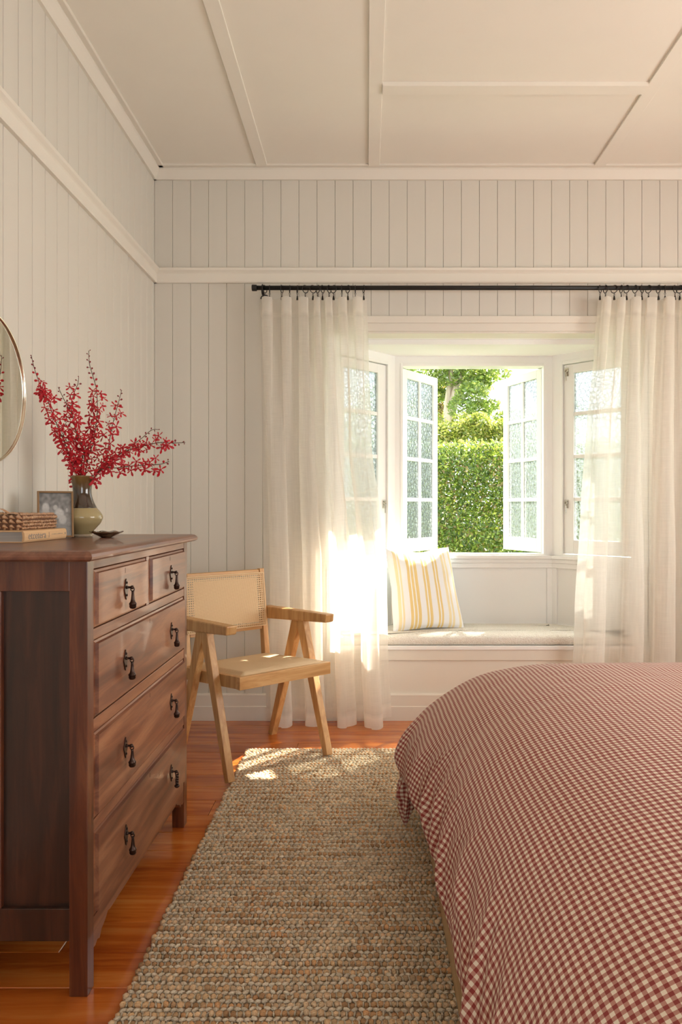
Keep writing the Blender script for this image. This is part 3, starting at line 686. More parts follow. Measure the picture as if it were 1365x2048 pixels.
def duvet():
    # cloth coordinates: cx < 0.95 runs left and down the side; cy > 2.05 runs over the foot
    NXs, NYs = 190, 300; vs = []; uv = []
    smax = SX[-1]; tmax = SY[-1]
    cxs = [0.95+0.85*(1-i/40) for i in range(40)]+[0.95-smax*(i/(NXs-1)) for i in range(NXs)]
    cys = [0.32+(2.05-0.32)*(j/190) for j in range(190)]+[2.05+tmax*(j/(NYs-190)) for j in range(NYs-190+1)]
    for cx in cxs:
        for cy in cys:
            if cx >= 0.95: x, z = cx, 0.660-0.02*smooth(1.3, 1.8, cx)
            else: x, z = cr(PX, SX, 0.95-cx)
            D = 0.66-z
            if cy <= 2.05: y, E = cy, 0.0
            else: y, E = cr(PYY, SY, cy-2.05)
            drop = math.sqrt(D*D+E*E*1.0)
            side = smooth(0.10, 0.40, D)
            far = smooth(1.95, 2.62, y)
            # puffing out near the foot corner
            x -= side*far*0.066*(1-0.55*smooth(0.40, 0.52, D)*(1-smooth(2.45, 2.65, y)))
            x += 0.05*(1-smooth(0.02, 0.10, D))*0
            if cx < 0.95:
                # diagonal drape folds on the side
                ph = y*4.6-z*2.4+0.9*noise.noise(Vector((y*2.0, z*2.5, 4)))
                fold = (0.5+0.5*math.sin(2*PI*ph))**3*(0.6+0.8*abs(noise.noise(Vector((y*1.7, 3, 7)))))
                fold += 0.35*(0.5+0.5*math.sin(2*PI*(ph*2.3+1.2*noise.noise(Vector((y*4, z*5, 9))))))**2
                sm = side*(0.35+0.65*side)
                hk = 1-0.75*smooth(0.38, 0.50, D); x -= sm*0.034*fold*hk-0.010*sm
                z += 0.010*sm*fold
                q2 = y*30+z*12
                x -= 0.006*smooth(0.30, 0.5, D)*noise.noise(Vector((q2*0.5, z*3, 2)))*2
            # soft quilted waves over the top
            z += 0.006*noise.noise(Vector((x*3.2, y*4.0, 0.3)))+0.0025*noise.noise(Vector((x*9+y*3, y*16, 2)))
            zz = z-(drop-D)
            hemwave = smooth(0.40, 0.52, D)
            zz += hemwave*0.012*math.sin(y*17)
            # the side hem falls toward the floor at the foot corner
            zz += hemwave*0.02*smooth(2.10, 2.40, y)+hemwave*0.004*math.sin(y*95+3*noise.noise(Vector((y*8,0,0))))
            if zz < 0.14: zz = 0.14+(zz-0.14)*0.12
            vs.append((x, y, max(zz, 0.026))); uv.append((cx, cy))
    n2 = len(cys); n1 = len(cxs)
    fs = [(i*n2+j, (i+1)*n2+j, (i+1)*n2+j+1, i*n2+j+1) for i in range(n1-1) for j in range(n2-1)]
    me = bpy.data.meshes.new('duvet_cover'); me.from_pydata(vs, [], fs); me.materials.append(M['gingham'])
    me.polygons.foreach_set('use_smooth', [True]*len(fs))
    ul = me.uv_layers.new(name='UVMap'); li = np.empty(len(me.loops), np.int32); me.loops.foreach_get('vertex_index', li)
    ul.data.foreach_set('uv', np.array(uv, np.float32)[li].ravel())
    o = bpy.data.objects.new('duvet_cover', me); COL.objects.link(o)
    return o
dv = empty('duvet', (1.0, 1.7, 0), 0, 'red and cream gingham duvet draped over the bed down to the rug', 'duvet')
d_ = duvet(); d_.parent = dv; d_.location = (-1.0, -1.7, 0)
d_.name = 'duvet_cover'
# knotted corner tassel of the cover
def knot():
    mb = MB(); c = Vector((0.152, 2.655, 0.115)); NU, NV = 26, 30; vs = []; uv = []
    for i in range(NU):
        a = 2*PI*i/NU
        for j in range(NV):
            t = j/(NV-1)
            r = 0.046*math.sin(PI*min(1, (t+0.10)/1.10))**0.6*(1-0.75*t)+0.0015
            r *= 1+0.30*math.sin(5*a+t*6)+0.12*math.sin(11*a-t*4)
            if 0.40 < t < 0.55: r *= 0.82
            x = c.x+r*math.cos(a)-0.012*t; y = c.y+0.8*r*math.sin(a)-0.03*t; z = c.z+0.070-0.165*t
            vs.append((x, y, max(z, 0.021))); uv.append((a*0.03, t*0.16))
    fs = [(i*NV+j, ((i+1) % NU)*NV+j, ((i+1) % NU)*NV+j+1, i*NV+j+1) for i in range(NU) for j in range(NV-1)]
    me = bpy.data.meshes.new('knotted_corner'); me.from_pydata(vs, [], fs); me.materials.append(M['gingham']); me.polygons.foreach_set('use_smooth', [True]*len(fs))
    ul = me.uv_layers.new(name='UVMap'); li = np.empty(len(me.loops), np.int32); me.loops.foreach_get('vertex_index', li); ul.data.foreach_set('uv', np.array(uv, np.float32)[li].ravel())
    o = bpy.data.objects.new('knotted_corner', me); COL.objects.link(o); o.parent = dv; o.location = (-1.0, -1.7, 0)
knot()

# ------------------------------------------------------------ chest of drawers
DX0, DX1, DY0, DY1, DT = -1.165, -0.685, 1.738, 2.696, 1.066; LG = 0.045
dr = empty('chest_of_drawers', (-0.925, 2.217, 0), 0, 'tall dark walnut chest of drawers with bronze drop pulls against the left wall', 'dresser')
for (x, y) in ((DX1-LG, DY0), (DX1-LG, DY1-0.041), (DX0, DY0), (DX0, DY1-0.041)):
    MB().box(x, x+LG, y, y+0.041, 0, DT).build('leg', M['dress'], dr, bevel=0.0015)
# top with moulded edge
def top():
    mb = MB(); prof = [(0.030, 1.066), (0.010, 1.068), (0.002, 1.073), (0.0, 1.079), (0.003, 1.086), (0.010, 1.0915), (0.020, 1.094)]
    x0, x1, y0, y1 = -1.185, -0.655, 1.690, 2.745; vs = []; 
    for ins, z in prof: vs += [(x0, y0+ins, z), (x1-ins, y0+ins, z), (x1-ins, y1-ins, z), (x0, y1-ins, z)]
    k = len(prof); fs = [(i*4+j, i*4+(j+1) % 4, (i+1)*4+(j+1) % 4, (i+1)*4+j) for i in range(k-1) for j in range(4)]+[(3, 2, 1, 0), tuple((k-1)*4+j for j in range(4))]
    mb.add(vs, fs); return mb
top().build('top', M['dressh'], dr)
YI0, YI1 = DY0+0.041, DY1-0.041
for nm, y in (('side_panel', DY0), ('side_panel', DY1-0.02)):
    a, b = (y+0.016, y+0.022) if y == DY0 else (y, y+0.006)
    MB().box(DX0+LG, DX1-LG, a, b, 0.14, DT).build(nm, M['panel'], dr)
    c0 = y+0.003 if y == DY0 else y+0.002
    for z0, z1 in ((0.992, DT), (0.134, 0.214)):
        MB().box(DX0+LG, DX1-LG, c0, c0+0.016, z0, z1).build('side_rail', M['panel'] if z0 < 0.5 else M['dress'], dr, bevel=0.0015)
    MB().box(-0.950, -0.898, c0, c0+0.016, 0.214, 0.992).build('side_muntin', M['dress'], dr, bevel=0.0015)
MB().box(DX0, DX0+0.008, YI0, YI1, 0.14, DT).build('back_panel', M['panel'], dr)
rails = [(1.044, DT), (0.866, 0.893), (0.634, 0.667), (0.385, 0.414)]
for z0, z1 in rails: MB().box(DX1-0.03, DX1-0.001, YI0, YI1, z0, z1).build('rail', M['front'], dr, bevel=0.001)
MB().box(DX1-0.03, DX1-0.001, 2.204, 2.232, 0.893, 1.044).build('divider', M['front'], dr, bevel=0.001)
# apron with a scalloped lower edge
pts = []
for i in range(61):
    u = i/60; e = min(u, 1-u)
    z = 0.095 if e < 0.03 else 0.095+0.032*smooth(0.03, 0.12, e)
    if e < 0.13: z += 0.005*math.sin(e*2*PI/0.028)
    pts.append((YI0+(YI1-YI0)*u, z))
MB().prism(pts+[(YI1, 0.170), (YI0, 0.170)], lambda a, b, d: (DX1-d, a, b), 0.002, 0.022).build('apron', M['front'], dr)
def handle_mesh(twist=False):
    mb = MB()   # local: x outwards, origin at the post on the drawer face
    pl = []
    for i in range(32):
        a = 2*PI*i/32; ry = 0.0115*(1+0.22*math.cos(4*a)+0.06*math.cos(8*a)); rz = 0.0255*(1+0.10*math.cos(4*a)+0.05*math.cos(12*a))
        pl.append((ry*math.sin(a), rz*math.cos(a)-0.001))
    mb.prism(pl, lambda a, b, d: (d, a, b), 0.0, 0.0028)
    for dz in (0.017, -0.018): mb.lathe([(0.0035, 0.0028), (0.003, 0.0050), (0.001, 0.006)], (0, 0, dz), 8, ax='x')
    mb.lathe([(0.0058, 0.002), (0.0035, 0.006), (0.0030, 0.013), (0.0048, 0.015), (0.0055, 0.018), (0.0048, 0.021), (0.002, 0.023)], (0, 0, 0.004), 12, ax='x')
    mb.torus((0.019, 0, -0.001), 0.0058, 0.0017, (0.3, 1, 0), 16, 6)
    if not twist:
        pr = [(0.0020, 0.0), (0.0042, -0.002), (0.0036, -0.006), (0.0042, -0.014), (0.0052, -0.024), (0.0070, -0.031), (0.0102, -0.035), (0.0108, -0.038), (0.0095, -0.0395), (0.0098, -0.045), (0.0078, -0.0495), (0.003, -0.051)]
        mb.lathe(pr, (0.020, 0, -0.005), 16)
    else:
        for ph in (0, PI):
            mb.tube([(0.020+0.003*math.cos(ph+k*0.75), 0.003*math.sin(ph+k*0.75), -0.006-k*0.0020) for k in range(18)], 0.0034, 6)
        mb.lathe([(0.002, 0), (0.0085, -0.002), (0.0095, -0.005), (0.006, -0.010), (0.002, -0.0115)], (0.020, 0, -0.041), 14)
    me = bpy.data.meshes.new('handle'); me.from_pydata(mb.v, [], mb.f); me.materials.append(M['bronze'])
    bm = bmesh.new(); bm.from_mesh(me); bmesh.ops.recalc_face_normals(bm, faces=bm.faces); bm.to_mesh(me); bm.free()
    for p in me.polygons: p.use_smooth = len(p.vertices) == 4 and True
    return me
hm, ht = handle_mesh(), handle_mesh(True)
rx = dr.location
def drawer(y0, y1, z0, z1, hy, hz):
    x = DX1-0.004; g_ = 0.0060; m = 0.010
    mb = MB(); a0, a1, b0, b1 = y0+g_, y1-0.0015, z0+0.001, z1-0.0025
    pr = x+0.0105
    vs = []
    for xx, ins in ((x-0.30, 0), (x-0.003, 0), (x+0.0005, 0.0015), (x+0.0020, m*0.75), (pr, m*0.95), (pr, m+0.0005)):
        vs += [(xx, a0+ins, b0+ins), (xx, a1-ins, b0+ins), (xx, a1-ins, b1-ins), (xx, a0+ins, b1-ins)]
    fs = [(i*4+j, i*4+(j+1) % 4, (i+1)*4+(j+1) % 4, (i+1)*4+j) for i in range(5) for j in range(4)]+[(3, 2, 1, 0), (20, 21, 22, 23)]
    mb.add(vs, fs); d = mb.build('drawer', M['front'], dr)
    MB().box(pr-0.001, pr+0.0003, (y0+y1)/2-0.0012, (y0+y1)/2+0.0012, z1-0.030, z1-0.016).build('keyhole', M['gap'], d)
    for k in hy:
        tw = (hz < 0.4 and k > 2.4)
        h = inst('handle', ht if tw else hm, d, (pr-rx[0], k-rx[1], hz)); 
        if tw: h['label'] = 'twisted bronze drop pull unlike the others'
drawer(YI0, 2.204, 0.893, 1.044, [1.995], 0.969)
drawer(2.232, YI1, 0.893, 1.044, [2.455], 0.969)
drawer(YI0, YI1, 0.667, 0.866, [1.990, 2.458], 0.771)
drawer(YI0, YI1, 0.414, 0.634, [1.990, 2.455], 0.526)
drawer(YI0, YI1, 0.170, 0.385, [1.995, 2.458], 0.279)
MB().box(DX0+0.01, DX1-0.31, YI0, YI1, 0.16, 0.17).build('bottom_board', M['panel'], dr)

# ------------------------------------------------------------ armchair
def rot_beam_mesh(): pass
ch = empty('armchair', (-0.545, 3.40, 0), R(40), 'light oak armchair with cane seat and back, A-shaped legs, in the corner by the curtain', 'chair')
def cb(name, mb, m, **k): return mb.build(name, m, ch, world=False, **k)
for s in (-1, 1):
    xx = 0.262*s; fz = 0.017 if True else 0
    for sy, nm in ((-1, 'leg'), (1, 'leg')):
        zb = 0.018 if (sy < 0) else 0.0
        if sy < 0 and s < 0: zb = 0.018
        mb = MB().beam((xx, 0.245*sy+0.0, zb), (xx, -0.012+0.016*sy, 0.64), (0, 1, 0), 0.036, 0.034, 0.062, 0.034)
        cb(nm, mb, M['oak'], bevel=0.003)
    # arm: sloping board
    mb = MB(); x0, x1 = xx-0.026, xx+0.026
    c = [(x0, -0.255, 0.650), (x1, -0.255, 0.650), (x1, 0.305, 0.606), (x0, 0.305, 0.606), (x0, -0.262, 0.690), (x1, -0.262, 0.690), (x1, 0.305, 0.672), (x0, 0.305, 0.672)]
    cb('armrest', mb.hexa(c), M['oak'], bevel=0.006)
    MB_ = MB().beam((0.222*s, 0.245, 0.395), (0.222*s, 0.300, 0.872), (1, 0, 0), 0.030, 0.042, 0.026, 0.030); cb('back_post', MB_, M['oak'], bevel=0.003)
# seat frame (slopes slightly to the back)
def sz(y): return 0.452-0.045*(y-0)/0.5-0.0
SF, SB, SW = -0.292, 0.262, 0.242
mb = MB(); mb.hexa([(-SW, SF, sz(SF)-0.062), (SW, SF, sz(SF)-0.062), (SW, SF+0.036, sz(SF)-0.062), (-SW, SF+0.036, sz(SF)-0.062), (-SW, SF, sz(SF)-0.006), (SW, SF, sz(SF)-0.006), (SW, SF+0.036, sz(SF+.036)-0.006), (-SW, SF+0.036, sz(SF+.036)-0.006)])
cb('front_rail', mb, M['oakx'], bevel=0.002)
mb = MB(); mb.hexa([(-SW, SB-0.036, sz(SB)-0.06), (SW, SB-0.036, sz(SB)-0.06), (SW, SB, sz(SB)-0.06), (-SW, SB, sz(SB)-0.06), (-SW, SB-0.036, sz(SB-.036)-0.006), (SW, SB-0.036, sz(SB-.036)-0.006), (SW, SB, sz(SB)-0.006), (-SW, SB, sz(SB)-0.006)])
cb('rear_rail', mb, M['oakx'], bevel=0.002)
for s in (-1, 1):
    a, b = (SW-0.036, SW) if s > 0 else (-SW, -SW+0.036)
    mb = MB().hexa([(a, SF+.036, sz(SF)-0.062), (b, SF+.036, sz(SF)-0.062), (b, SB-.036, sz(SB)-0.06), (a, SB-.036, sz(SB)-0.06), (a, SF+.036, sz(SF+.036)-0.006), (b, SF+.036, sz(SF+.036)-0.006), (b, SB-.036, sz(SB-.036)-0.006), (a, SB-.036, sz(SB-.036)-0.006)])
    cb('seat_side_rail', mb, M['oak'], bevel=0.002)
def uvmesh(name, NU, NV, fn, uvf, m, parent, hemf=None, solid=0, two=False):
    vs = []; uv = []; hem = []
    for i in range(NU):
        for j in range(NV):
            u, v = i/(NU-1), j/(NV-1); vs.append(fn(u, v)); uv.append(uvf(u, v)); hem.append(hemf(u, v) if hemf else 0)
    fs = [(i*NV+j, (i+1)*NV+j, (i+1)*NV+j+1, i*NV+j+1) for i in range(NU-1) for j in range(NV-1)]
    me = bpy.data.meshes.new(name); me.from_pydata([tuple(v) for v in vs], [], fs); me.materials.append(m); me.polygons.foreach_set('use_smooth', [True]*len(fs))
    ul = me.uv_layers.new(name='UVMap'); li = np.empty(len(me.loops), np.int32); me.loops.foreach_get('vertex_index', li); ul.data.foreach_set('uv', np.array(uv, np.float32)[li].ravel())
    a = me.attributes.new('Hem', 'FLOAT', 'POINT'); a.data.foreach_set('value', hem)
    o = bpy.data.objects.new(name, me); COL.objects.link(o)
    if parent is not None: o.parent = parent
    if solid: q = o.modifiers.new('s', 'SOLIDIFY'); q.thickness = solid; q.offset = -1
    return o
def seatf(u, v):
    x = -0.218+0.436*u; y = SF+0.024+(SB-SF-0.048)*v; e = min(u, 1-u, v, 1-v)
    # rounded corners
    return (x, y, sz(y)-0.006+0.014*smooth(0, 0.06, e)-0.004*smooth(0.2, 0.5, e))
uvmesh('cane_seat', 40, 40, seatf, lambda u, v: (0.436*u, 0.506*v), M['caneseat'], ch)
# backrest: frame and cane between the posts
def bk(x, z, off=0):   # point on the reclined back plane
    f = (z-0.395)/(0.872-0.395); return Vector((x, 0.245+0.055*f+off, z))
for x0, x1, z0, z1 in ((-0.205, 0.205, 0.842, 0.868), (-0.205, 0.205, 0.560, 0.588)):
    mb = MB(); mb.hexa([bk(x0, z0, -0.013), bk(x1, z0, -0.013), bk(x1, z0, 0.013), bk(x0, z0, 0.013), bk(x0, z1, -0.013), bk(x1, z1, -0.013), bk(x1, z1, 0.013), bk(x0, z1, 0.013)]); cb('back_rail', mb, M['oakx'], bevel=0.003)

def bf(u, v): return bk(-0.222+0.444*u, 0.580+0.272*v, -0.0240+0.006*(1-(2*u-1)**2))
uvmesh('cane_back', 61, 41, bf, lambda u, v: (0.444*u, 0.272*v), M['cane'], ch,
       lambda u, v: 1.0 if (min(u, 1-u)*0.444 < 0.044 or min(v, 1-v)*0.272 < 0.026) else 0.0)
mb = MB()
for a, b in (((-0.222, 0.852), (0.222, 0.852)), ((0.222, 0.852), (0.222, 0.580)), ((0.222, 0.580), (-0.222, 0.580)), ((-0.222, 0.580), (-0.222, 0.852))):
    mb.tube([bk(a[0], a[1], -0.025), bk(b[0], b[1], -0.025)], 0.0032, 6)
cb('cane_binding', mb, mat('cane_binding', (0.74, 0.55, 0.33), 0.5))

# ------------------------------------------------------------ things on the chest of drawers
TZ = 1.094
M['glaze'] = mat('brown_glaze', (0.045, 0.028, 0.018), 0.12, 0.6, coat=0.6)
g = N(M['glaze']); sp = g.n('ShaderNodeSeparateXYZ'); tc = g.n('ShaderNodeTexCoord'); g.l(tc.outputs['Object'], sp.inputs[0])
zz = g.math('ADD', sp.outputs[2], g.math('MULTIPLY', g.noise(g.coord('Object', (40, 40, 8)), 1, 3), 0.03))
g.l(g.ramp(g.math('MULTIPLY', zz, 4.0), [(0.30, (0.035, 0.022, 0.015)), (0.70, (0.045, 0.026, 0.014)), (0.90, (0.20, 0.115, 0.035))]), g.b.inputs['Base Color'])
M['celadon'] = mat('olive_glaze', (0.36, 0.285, 0.14), 0.16, 0.5, coat=0.5)
M['base'] = mat('pale_glaze', (0.50, 0.42, 0.30), 0.25)
VX, VY = -1.000, 2.49
va = empty('vase', (VX, VY, TZ), 0, 'two-tone glazed vase, dark brown neck over olive belly, on the chest of drawers', 'vase')
low = [(0.005, 0.0), (0.033, 0.0), (0.0345, 0.004), (0.0335, 0.010)]
bel = [(0.0335, 0.010), (0.038, 0.020), (0.050, 0.034), (0.062, 0.048), (0.069, 0.064), (0.0685, 0.074), (0.062, 0.086), (0.0535, 0.096), (0.050, 0.1005)]
nek = [(0.050, 0.1005), (0.0455, 0.109), (0.038, 0.126), (0.0325, 0.145), (0.0310, 0.160), (0.033, 0.182), (0.0375, 0.200), (0.0412, 0.211), (0.0395, 0.212), (0.035, 0.200), (0.029, 0.165), (0.028, 0.15)]
def finemesh(p):   # smooth a lathe profile
    out = []
    for i in range(len(p)-1):
        for k in range(3):
            f = k/3; a, b = Vector(p[i]), Vector(p[i+1]); p0 = Vector(p[max(0, i-1)]); p3 = Vector(p[min(len(p)-1, i+2)])
            q = 0.5*((2*a)+(b-p0)*f+(2*p0-5*a+4*b-p3)*f*f+(3*a-p0-3*b+p3)*f**3); out.append((q.x, q.y))
    return out+[p[-1]]
MB().lathe(low, n=40).build('foot_ring', M['base'], va, world=False, smooth=True)
MB().lathe(finemesh(bel), n=48).build('belly', M['celadon'], va, world=False, smooth=True)
MB().lathe(finemesh(nek), n=48).build('neck', M['glaze'], va, world=False, smooth=True)
# photo frame
pf = empty('photo_frame', (-1.0, 2.42, TZ), 0, 'small bronze-edged photo frame leaning beside the vase with a grey family photograph', 'photo frame')
fw, fh = 0.112, 0.158; fa = R(27); ux = Vector((math.cos(fa), math.sin(fa), 0)); lean = R(10)
uz = Vector((-math.sin(fa)*math.sin(lean), math.cos(fa)*math.sin(lean), math.cos(lean))); un = ux.cross(uz).normalized()
if un.y > 0: un = -un
FB = Vector((-1.092, 2.350, TZ+0.002))
fp = lambda a, b, d: FB+ux*a+uz*b+un*d
def fbox(mb, a0, a1, b0, b1, d0, d1): return mb.hexa([fp(a0, b0, d0), fp(a1, b0, d0), fp(a1, b0, d1), fp(a0, b0, d1), fp(a0, b1, d0), fp(a1, b1, d0), fp(a1, b1, d1), fp(a0, b1, d1)])
M['fbronze'] = mat('old_bronze_frame', (0.22, 0.13, 0.06), 0.4, 0.5, 0.6)
mb = MB(); t_ = 0.0065
fbox(mb, 0, t_, 0, fh, -0.008, 0.004); fbox(mb, fw-t_, fw, 0, fh, -0.008, 0.004); fbox(mb, t_, fw-t_, 0, t_, -0.008, 0.004); fbox(mb, t_, fw-t_, fh-t_, fh, -0.008, 0.004)
mb.build('frame', M['fbronze'], pf, bevel=0.001)
fbox(MB(), 0.004, fw-0.004, 0.004, fh-0.004, -0.007, -0.003).build('back_board', M['gap'], pf)
mb = MB().beam(fp(fw/2, fh*0.7, -0.008), fp(fw/2, 0.0, -0.050)+Vector((0, 0, 0.002)), ux, 0.03, 0.002); mb.build('stand', M['gap'], pf)
M['print'] = mat('photo_print', (0.3, 0.3, 0.3), 0.35); g = N(M['print']); a = g.n('ShaderNodeAttribute', attribute_name='Col'); g.l(a.outputs['Color'], g.b.inputs['Base Color'])
NU, NV = 60, 80; V = []; C_ = []; KB = 0.75
blobs = [(.20, .66, .13, .13, .62), (.20, .52, .15, .14, .55), (.52, .72, .10, .10, .22), (.50, .66, .085, .075, .55), (.62, .52, .17, .14, .66), (.45, .46, .28, .07, .60), (.72, .38, .15, .13, .60), (.86, .60, .05, .06, .50), (.35, .30, .22, .16, .42), (.70, .16, .2, .12, .35)]
for i in range(NU):
    for j in range(NV):
        u, v = i/(NU-1), j/(NV-1); c = 0.17+0.10*noise.noise(Vector((u*9, v*12, 1)))+0.10*(1-v)*noise.noise(Vector((u*40, v*50, 1)))+0.10*(1-v)
        for (bx, by, rx_, ry_, cc) in blobs:
            q = ((u-bx)/rx_)**2+((v-by)/ry_)**2
            if q < 1: c = c+(cc*KB-c)*min(1, (1-q)*1.6)*(1+0.3*noise.noise(Vector((u*25, v*25, 2))))
        V.append(fp(t_+u*(fw-2*t_), t_+v*(fh-2*t_), -0.002)-Vector(pf.location)); C_.append((c, c*0.98, c*0.94))
Fq = np.array([(i*NV+j, (i+1)*NV+j, (i+1)*NV+j+1, i*NV+j+1) for i in range(NU-1) for j in range(NV-1)])
np_mesh('photograph', np.array([tuple(q) for q in V]), Fq, M['print'], np.array(C_), pf)
# book
M['cover'] = mat('buff_book_cloth', (0.66, 0.42, 0.22), 0.7); M['paper'] = mat('page_edges', (0.42, 0.40, 0.37), 0.8); M['ink'] = mat('grey_ink', (0.23, 0.21, 0.19), 0.7)
g = N(M['paper']); g.l(g.ramp(g.noise(g.coord('Object', (2, 2, 900)), 1, 2), [(0.35, (0.22, 0.21, 0.20)), (0.65, (0.52, 0.49, 0.45))]), g.b.inputs['Base Color'])
bk_ = empty('book', (-1.05, 2.2, TZ), 0, 'thick book with a buff cloth spine lettered etcetera, lying under the shell box', 'book')
bx0, bx1, by0, by1, bz0, bz1 = -1.188, -0.998, 2.062, 2.350, TZ+0.0005, TZ+0.0345
mb = MB().box(bx0, bx1-0.004, by0, by1, bz0, bz0+0.0028).box(bx0, bx1-0.004, by0, by1, bz1-0.0028, bz1)
sp_ = [(bx1-0.0055, bz0), (bx1-0.001, bz0+0.001), (bx1+0.002, bz0+0.006), (bx1+0.003, (bz0+bz1)/2), (bx1+0.002, bz1-0.006), (bx1-0.001, bz1-0.001), (bx1-0.0055, bz1)]
mb2 = MB().prism(sp_+[(bx1-0.0055, bz1-0.003), (bx1-0.003, (bz0+bz1)/2), (bx1-0.0055, bz0+0.003)], lambda a, b, d: (a, d, b), by0, by1)
mb.add(mb2.v, mb2.f); mb.build('cover', M['cover'], bk_)
MB().box(bx0+0.006, bx1-0.006, by0+0.005, by1-0.005, bz0+0.0028, bz1-0.0028).build('page_block', M['paper'], bk_)
def text(s, size, loc, m, parent, name, rot, sx=1.0):
    c = bpy.data.curves.new(name, 'FONT'); c.body = s; c.size = size; c.extrude = 0.0002; c.align_x = 'LEFT'; c.align_y = 'CENTER'
    o = bpy.data.objects.new(name, c); COL.objects.link(o); bpy.context.view_layer.update()
    me = bpy.data.meshes.new_from_object(o.evaluated_get(bpy.context.evaluated_depsgraph_get())); bpy.data.objects.remove(o)
    me.materials.clear(); me.materials.append(m); o = bpy.data.objects.new(name, me); COL.objects.link(o); o.parent = parent
    p = parent
    while p.parent: p = p.parent
    o.location = Vector(loc)-Vector(p.location); o.rotation_euler = rot; o.scale = (sx, 1, 1); return o
zc = (bz0+bz1)/2
text('etcetera', 0.0300, (bx1+0.0032, by0+0.022, zc+0.001), M['ink'], bk_, 'spine_title', (PI/2, 0, PI/2), 1.15)
MB().box(bx1+0.0026, bx1+0.0032, by0+0.158, by0+0.160, zc-0.008, zc+0.008).build('spine_mark', M['ink'], bk_)
rl = random.Random(5); mb = MB(); y_ = by0+0.178   # lettering too small to read in the photograph: fine strokes
while y_ < by1-0.028:
    h_ = rl.uniform(0.0018, 0.0032); mb.box(bx1+0.0027, bx1+0.0031, y_, y_+0.0010, zc, zc+h_); y_ += rl.choice([0.002, 0.0022, 0.004])
o = mb.build('spine_small_print', M['ink'], bk_); o['kind'] = 'stuff'
MB().box(bx1+0.0026, bx1+0.0032, by1-0.014, by1-0.009, zc-0.002, zc+0.004).build('publisher_mark', M['ink'], bk_)
# shell box
M['shell'] = wood('shells', (0.32, 0.15, 0.07), (0.55, 0.33, 0.17), (0.72, 0.52, 0.34), 0.28, 'z', 0.3, 3, rnd=0.6)
M['shelld'] = mat('shell_box_core', (0.16, 0.07, 0.035), 0.7)
SB0 = bz1
sb = empty('shell_box', (-1.11, 2.25, SB0), 0, 'lidded trinket box covered in small brown shells on top of the book', 'box')
sx0, sx1, sy0, sy1 = -1.180, -1.040, 2.135, 2.368
MB().box(sx0, sx1, sy0, sy1, SB0+0.0005, SB0+0.031).build('box_body', M['shelld'], sb)
MB().box(sx0-0.002, sx1+0.002, sy0-0.002, sy1+0.002, SB0+0.0315, SB0+0.045).build('lid', M['shelld'], sb)
def shell_mesh(k):
    mb = MB()
    if k == 0: mb.lathe([(0.0005, -1), (0.55, -0.75), (0.85, -0.25), (0.9, 0.2), (0.65, 0.65), (0.2, 0.95), (0.02, 1.0)], n=8)       # cowrie
    if k == 1:
        mb.lathe([(0.02, 1.5), (0.25, 0.9), (0.33, 0.86), (0.45, 0.4), (0.55, 0.36), (0.62, -0.1), (0.72, -0.16), (0.80, -0.5), (0.45, -0.85), (0.1, -1.0)], n=9)  # whelk
    if k == 2:
        n = 18; vs = [(0, 0, 0.35)]; 
        for r_ in (0.5, 1.0):
            for j in range(n):
                a = 2*PI*j/n; rr = r_*(1+0.05*(j % 2)); vs.append((rr*math.cos(a), rr*math.sin(a)*0.9, 0.35*(1-r_*r_)+(0.05 if j % 2 else 0)))
        fs = [(0, 1+j, 1+(j+1) % n) for j in range(n)]+[(1+j, 1+n+j, 1+n+(j+1) % n, 1+(j+1) % n) for j in range(n)]
        mb.add(vs, fs)
    me = bpy.data.meshes.new('shell'); me.from_pydata(mb.v, [], mb.f); me.materials.append(M['shell']); me.polygons.foreach_set('use_smooth', [k < 2]*len(me.polygons)); return me
sm = [shell_mesh(k) for k in range(3)]; rs = random.Random(4)
def shell(k, p, s, rot): inst('shell', sm[k], sb, Vector(p)-Vector(sb.location), rot, (s, s, s))
for r_, (z, st) in enumerate(((0.006, 0.0105), (0.0155, 0.012), (0.0255, 0.0105), (0.038, 0.0125))):
    y = sy0+0.005+0.004*(r_ % 2)
    while y < sy1: shell(0, (sx1+0.002, y, SB0+z+rs.uniform(-.001, .001)), st*0.44*rs.uniform(0.85, 1.15), (rs.uniform(0, 3), rs.uniform(-.4, .4), rs.uniform(0, 3))); y += st*rs.uniform(0.85, 1.1)
for z in (0.011, 0.026, 0.039):
    x = sx0+0.008
    while x < sx1-0.004: shell(1, (x, sy0-0.003, SB0+z), 0.0085*rs.uniform(0.9, 1.1), (0.2, 1.9+rs.uniform(-.15, .15), 0)); x += 0.021
for i in range(7):
    shell(0, (sx0+0.01+i*0.02, sy0-0.001, SB0+0.0035), 0.0042, (0, PI/2, rs.uniform(-.3, .3)))
y = sy0+0.004
while y < sy1-0.002:
    shell(0, (sx1-0.004, y, SB0+0.0475), 0.0046*rs.uniform(.8, 1.2), (rs.uniform(0, 3), rs.uniform(0, 1), 0)); y += 0.0085
for (x, y, s, k) in ((-1.085, 2.18, 0.020, 2), (-1.125, 2.20, 0.024, 2), (-1.075, 2.225, 0.019, 2), (-1.080, 2.268, 0.018, 2), (-1.12, 2.26, 0.022, 2), (-1.085, 2.31, 0.018, 2), (-1.14, 2.32, 0.02, 2), (-1.07, 2.345, 0.013, 2), (-1.16, 2.18, 0.016, 2), (-1.155, 2.24, 0.016, 2), (-1.11, 2.345, 0.014, 2)):
    shell(k, (x, y, SB0+0.045), s, (rs.uniform(-.25, .25), rs.uniform(-.25, .25), rs.uniform(0, 6)))
shell(2, (-1.125, 2.205, SB0+0.0545), 0.019, (0.3, 0.5, 1.0))
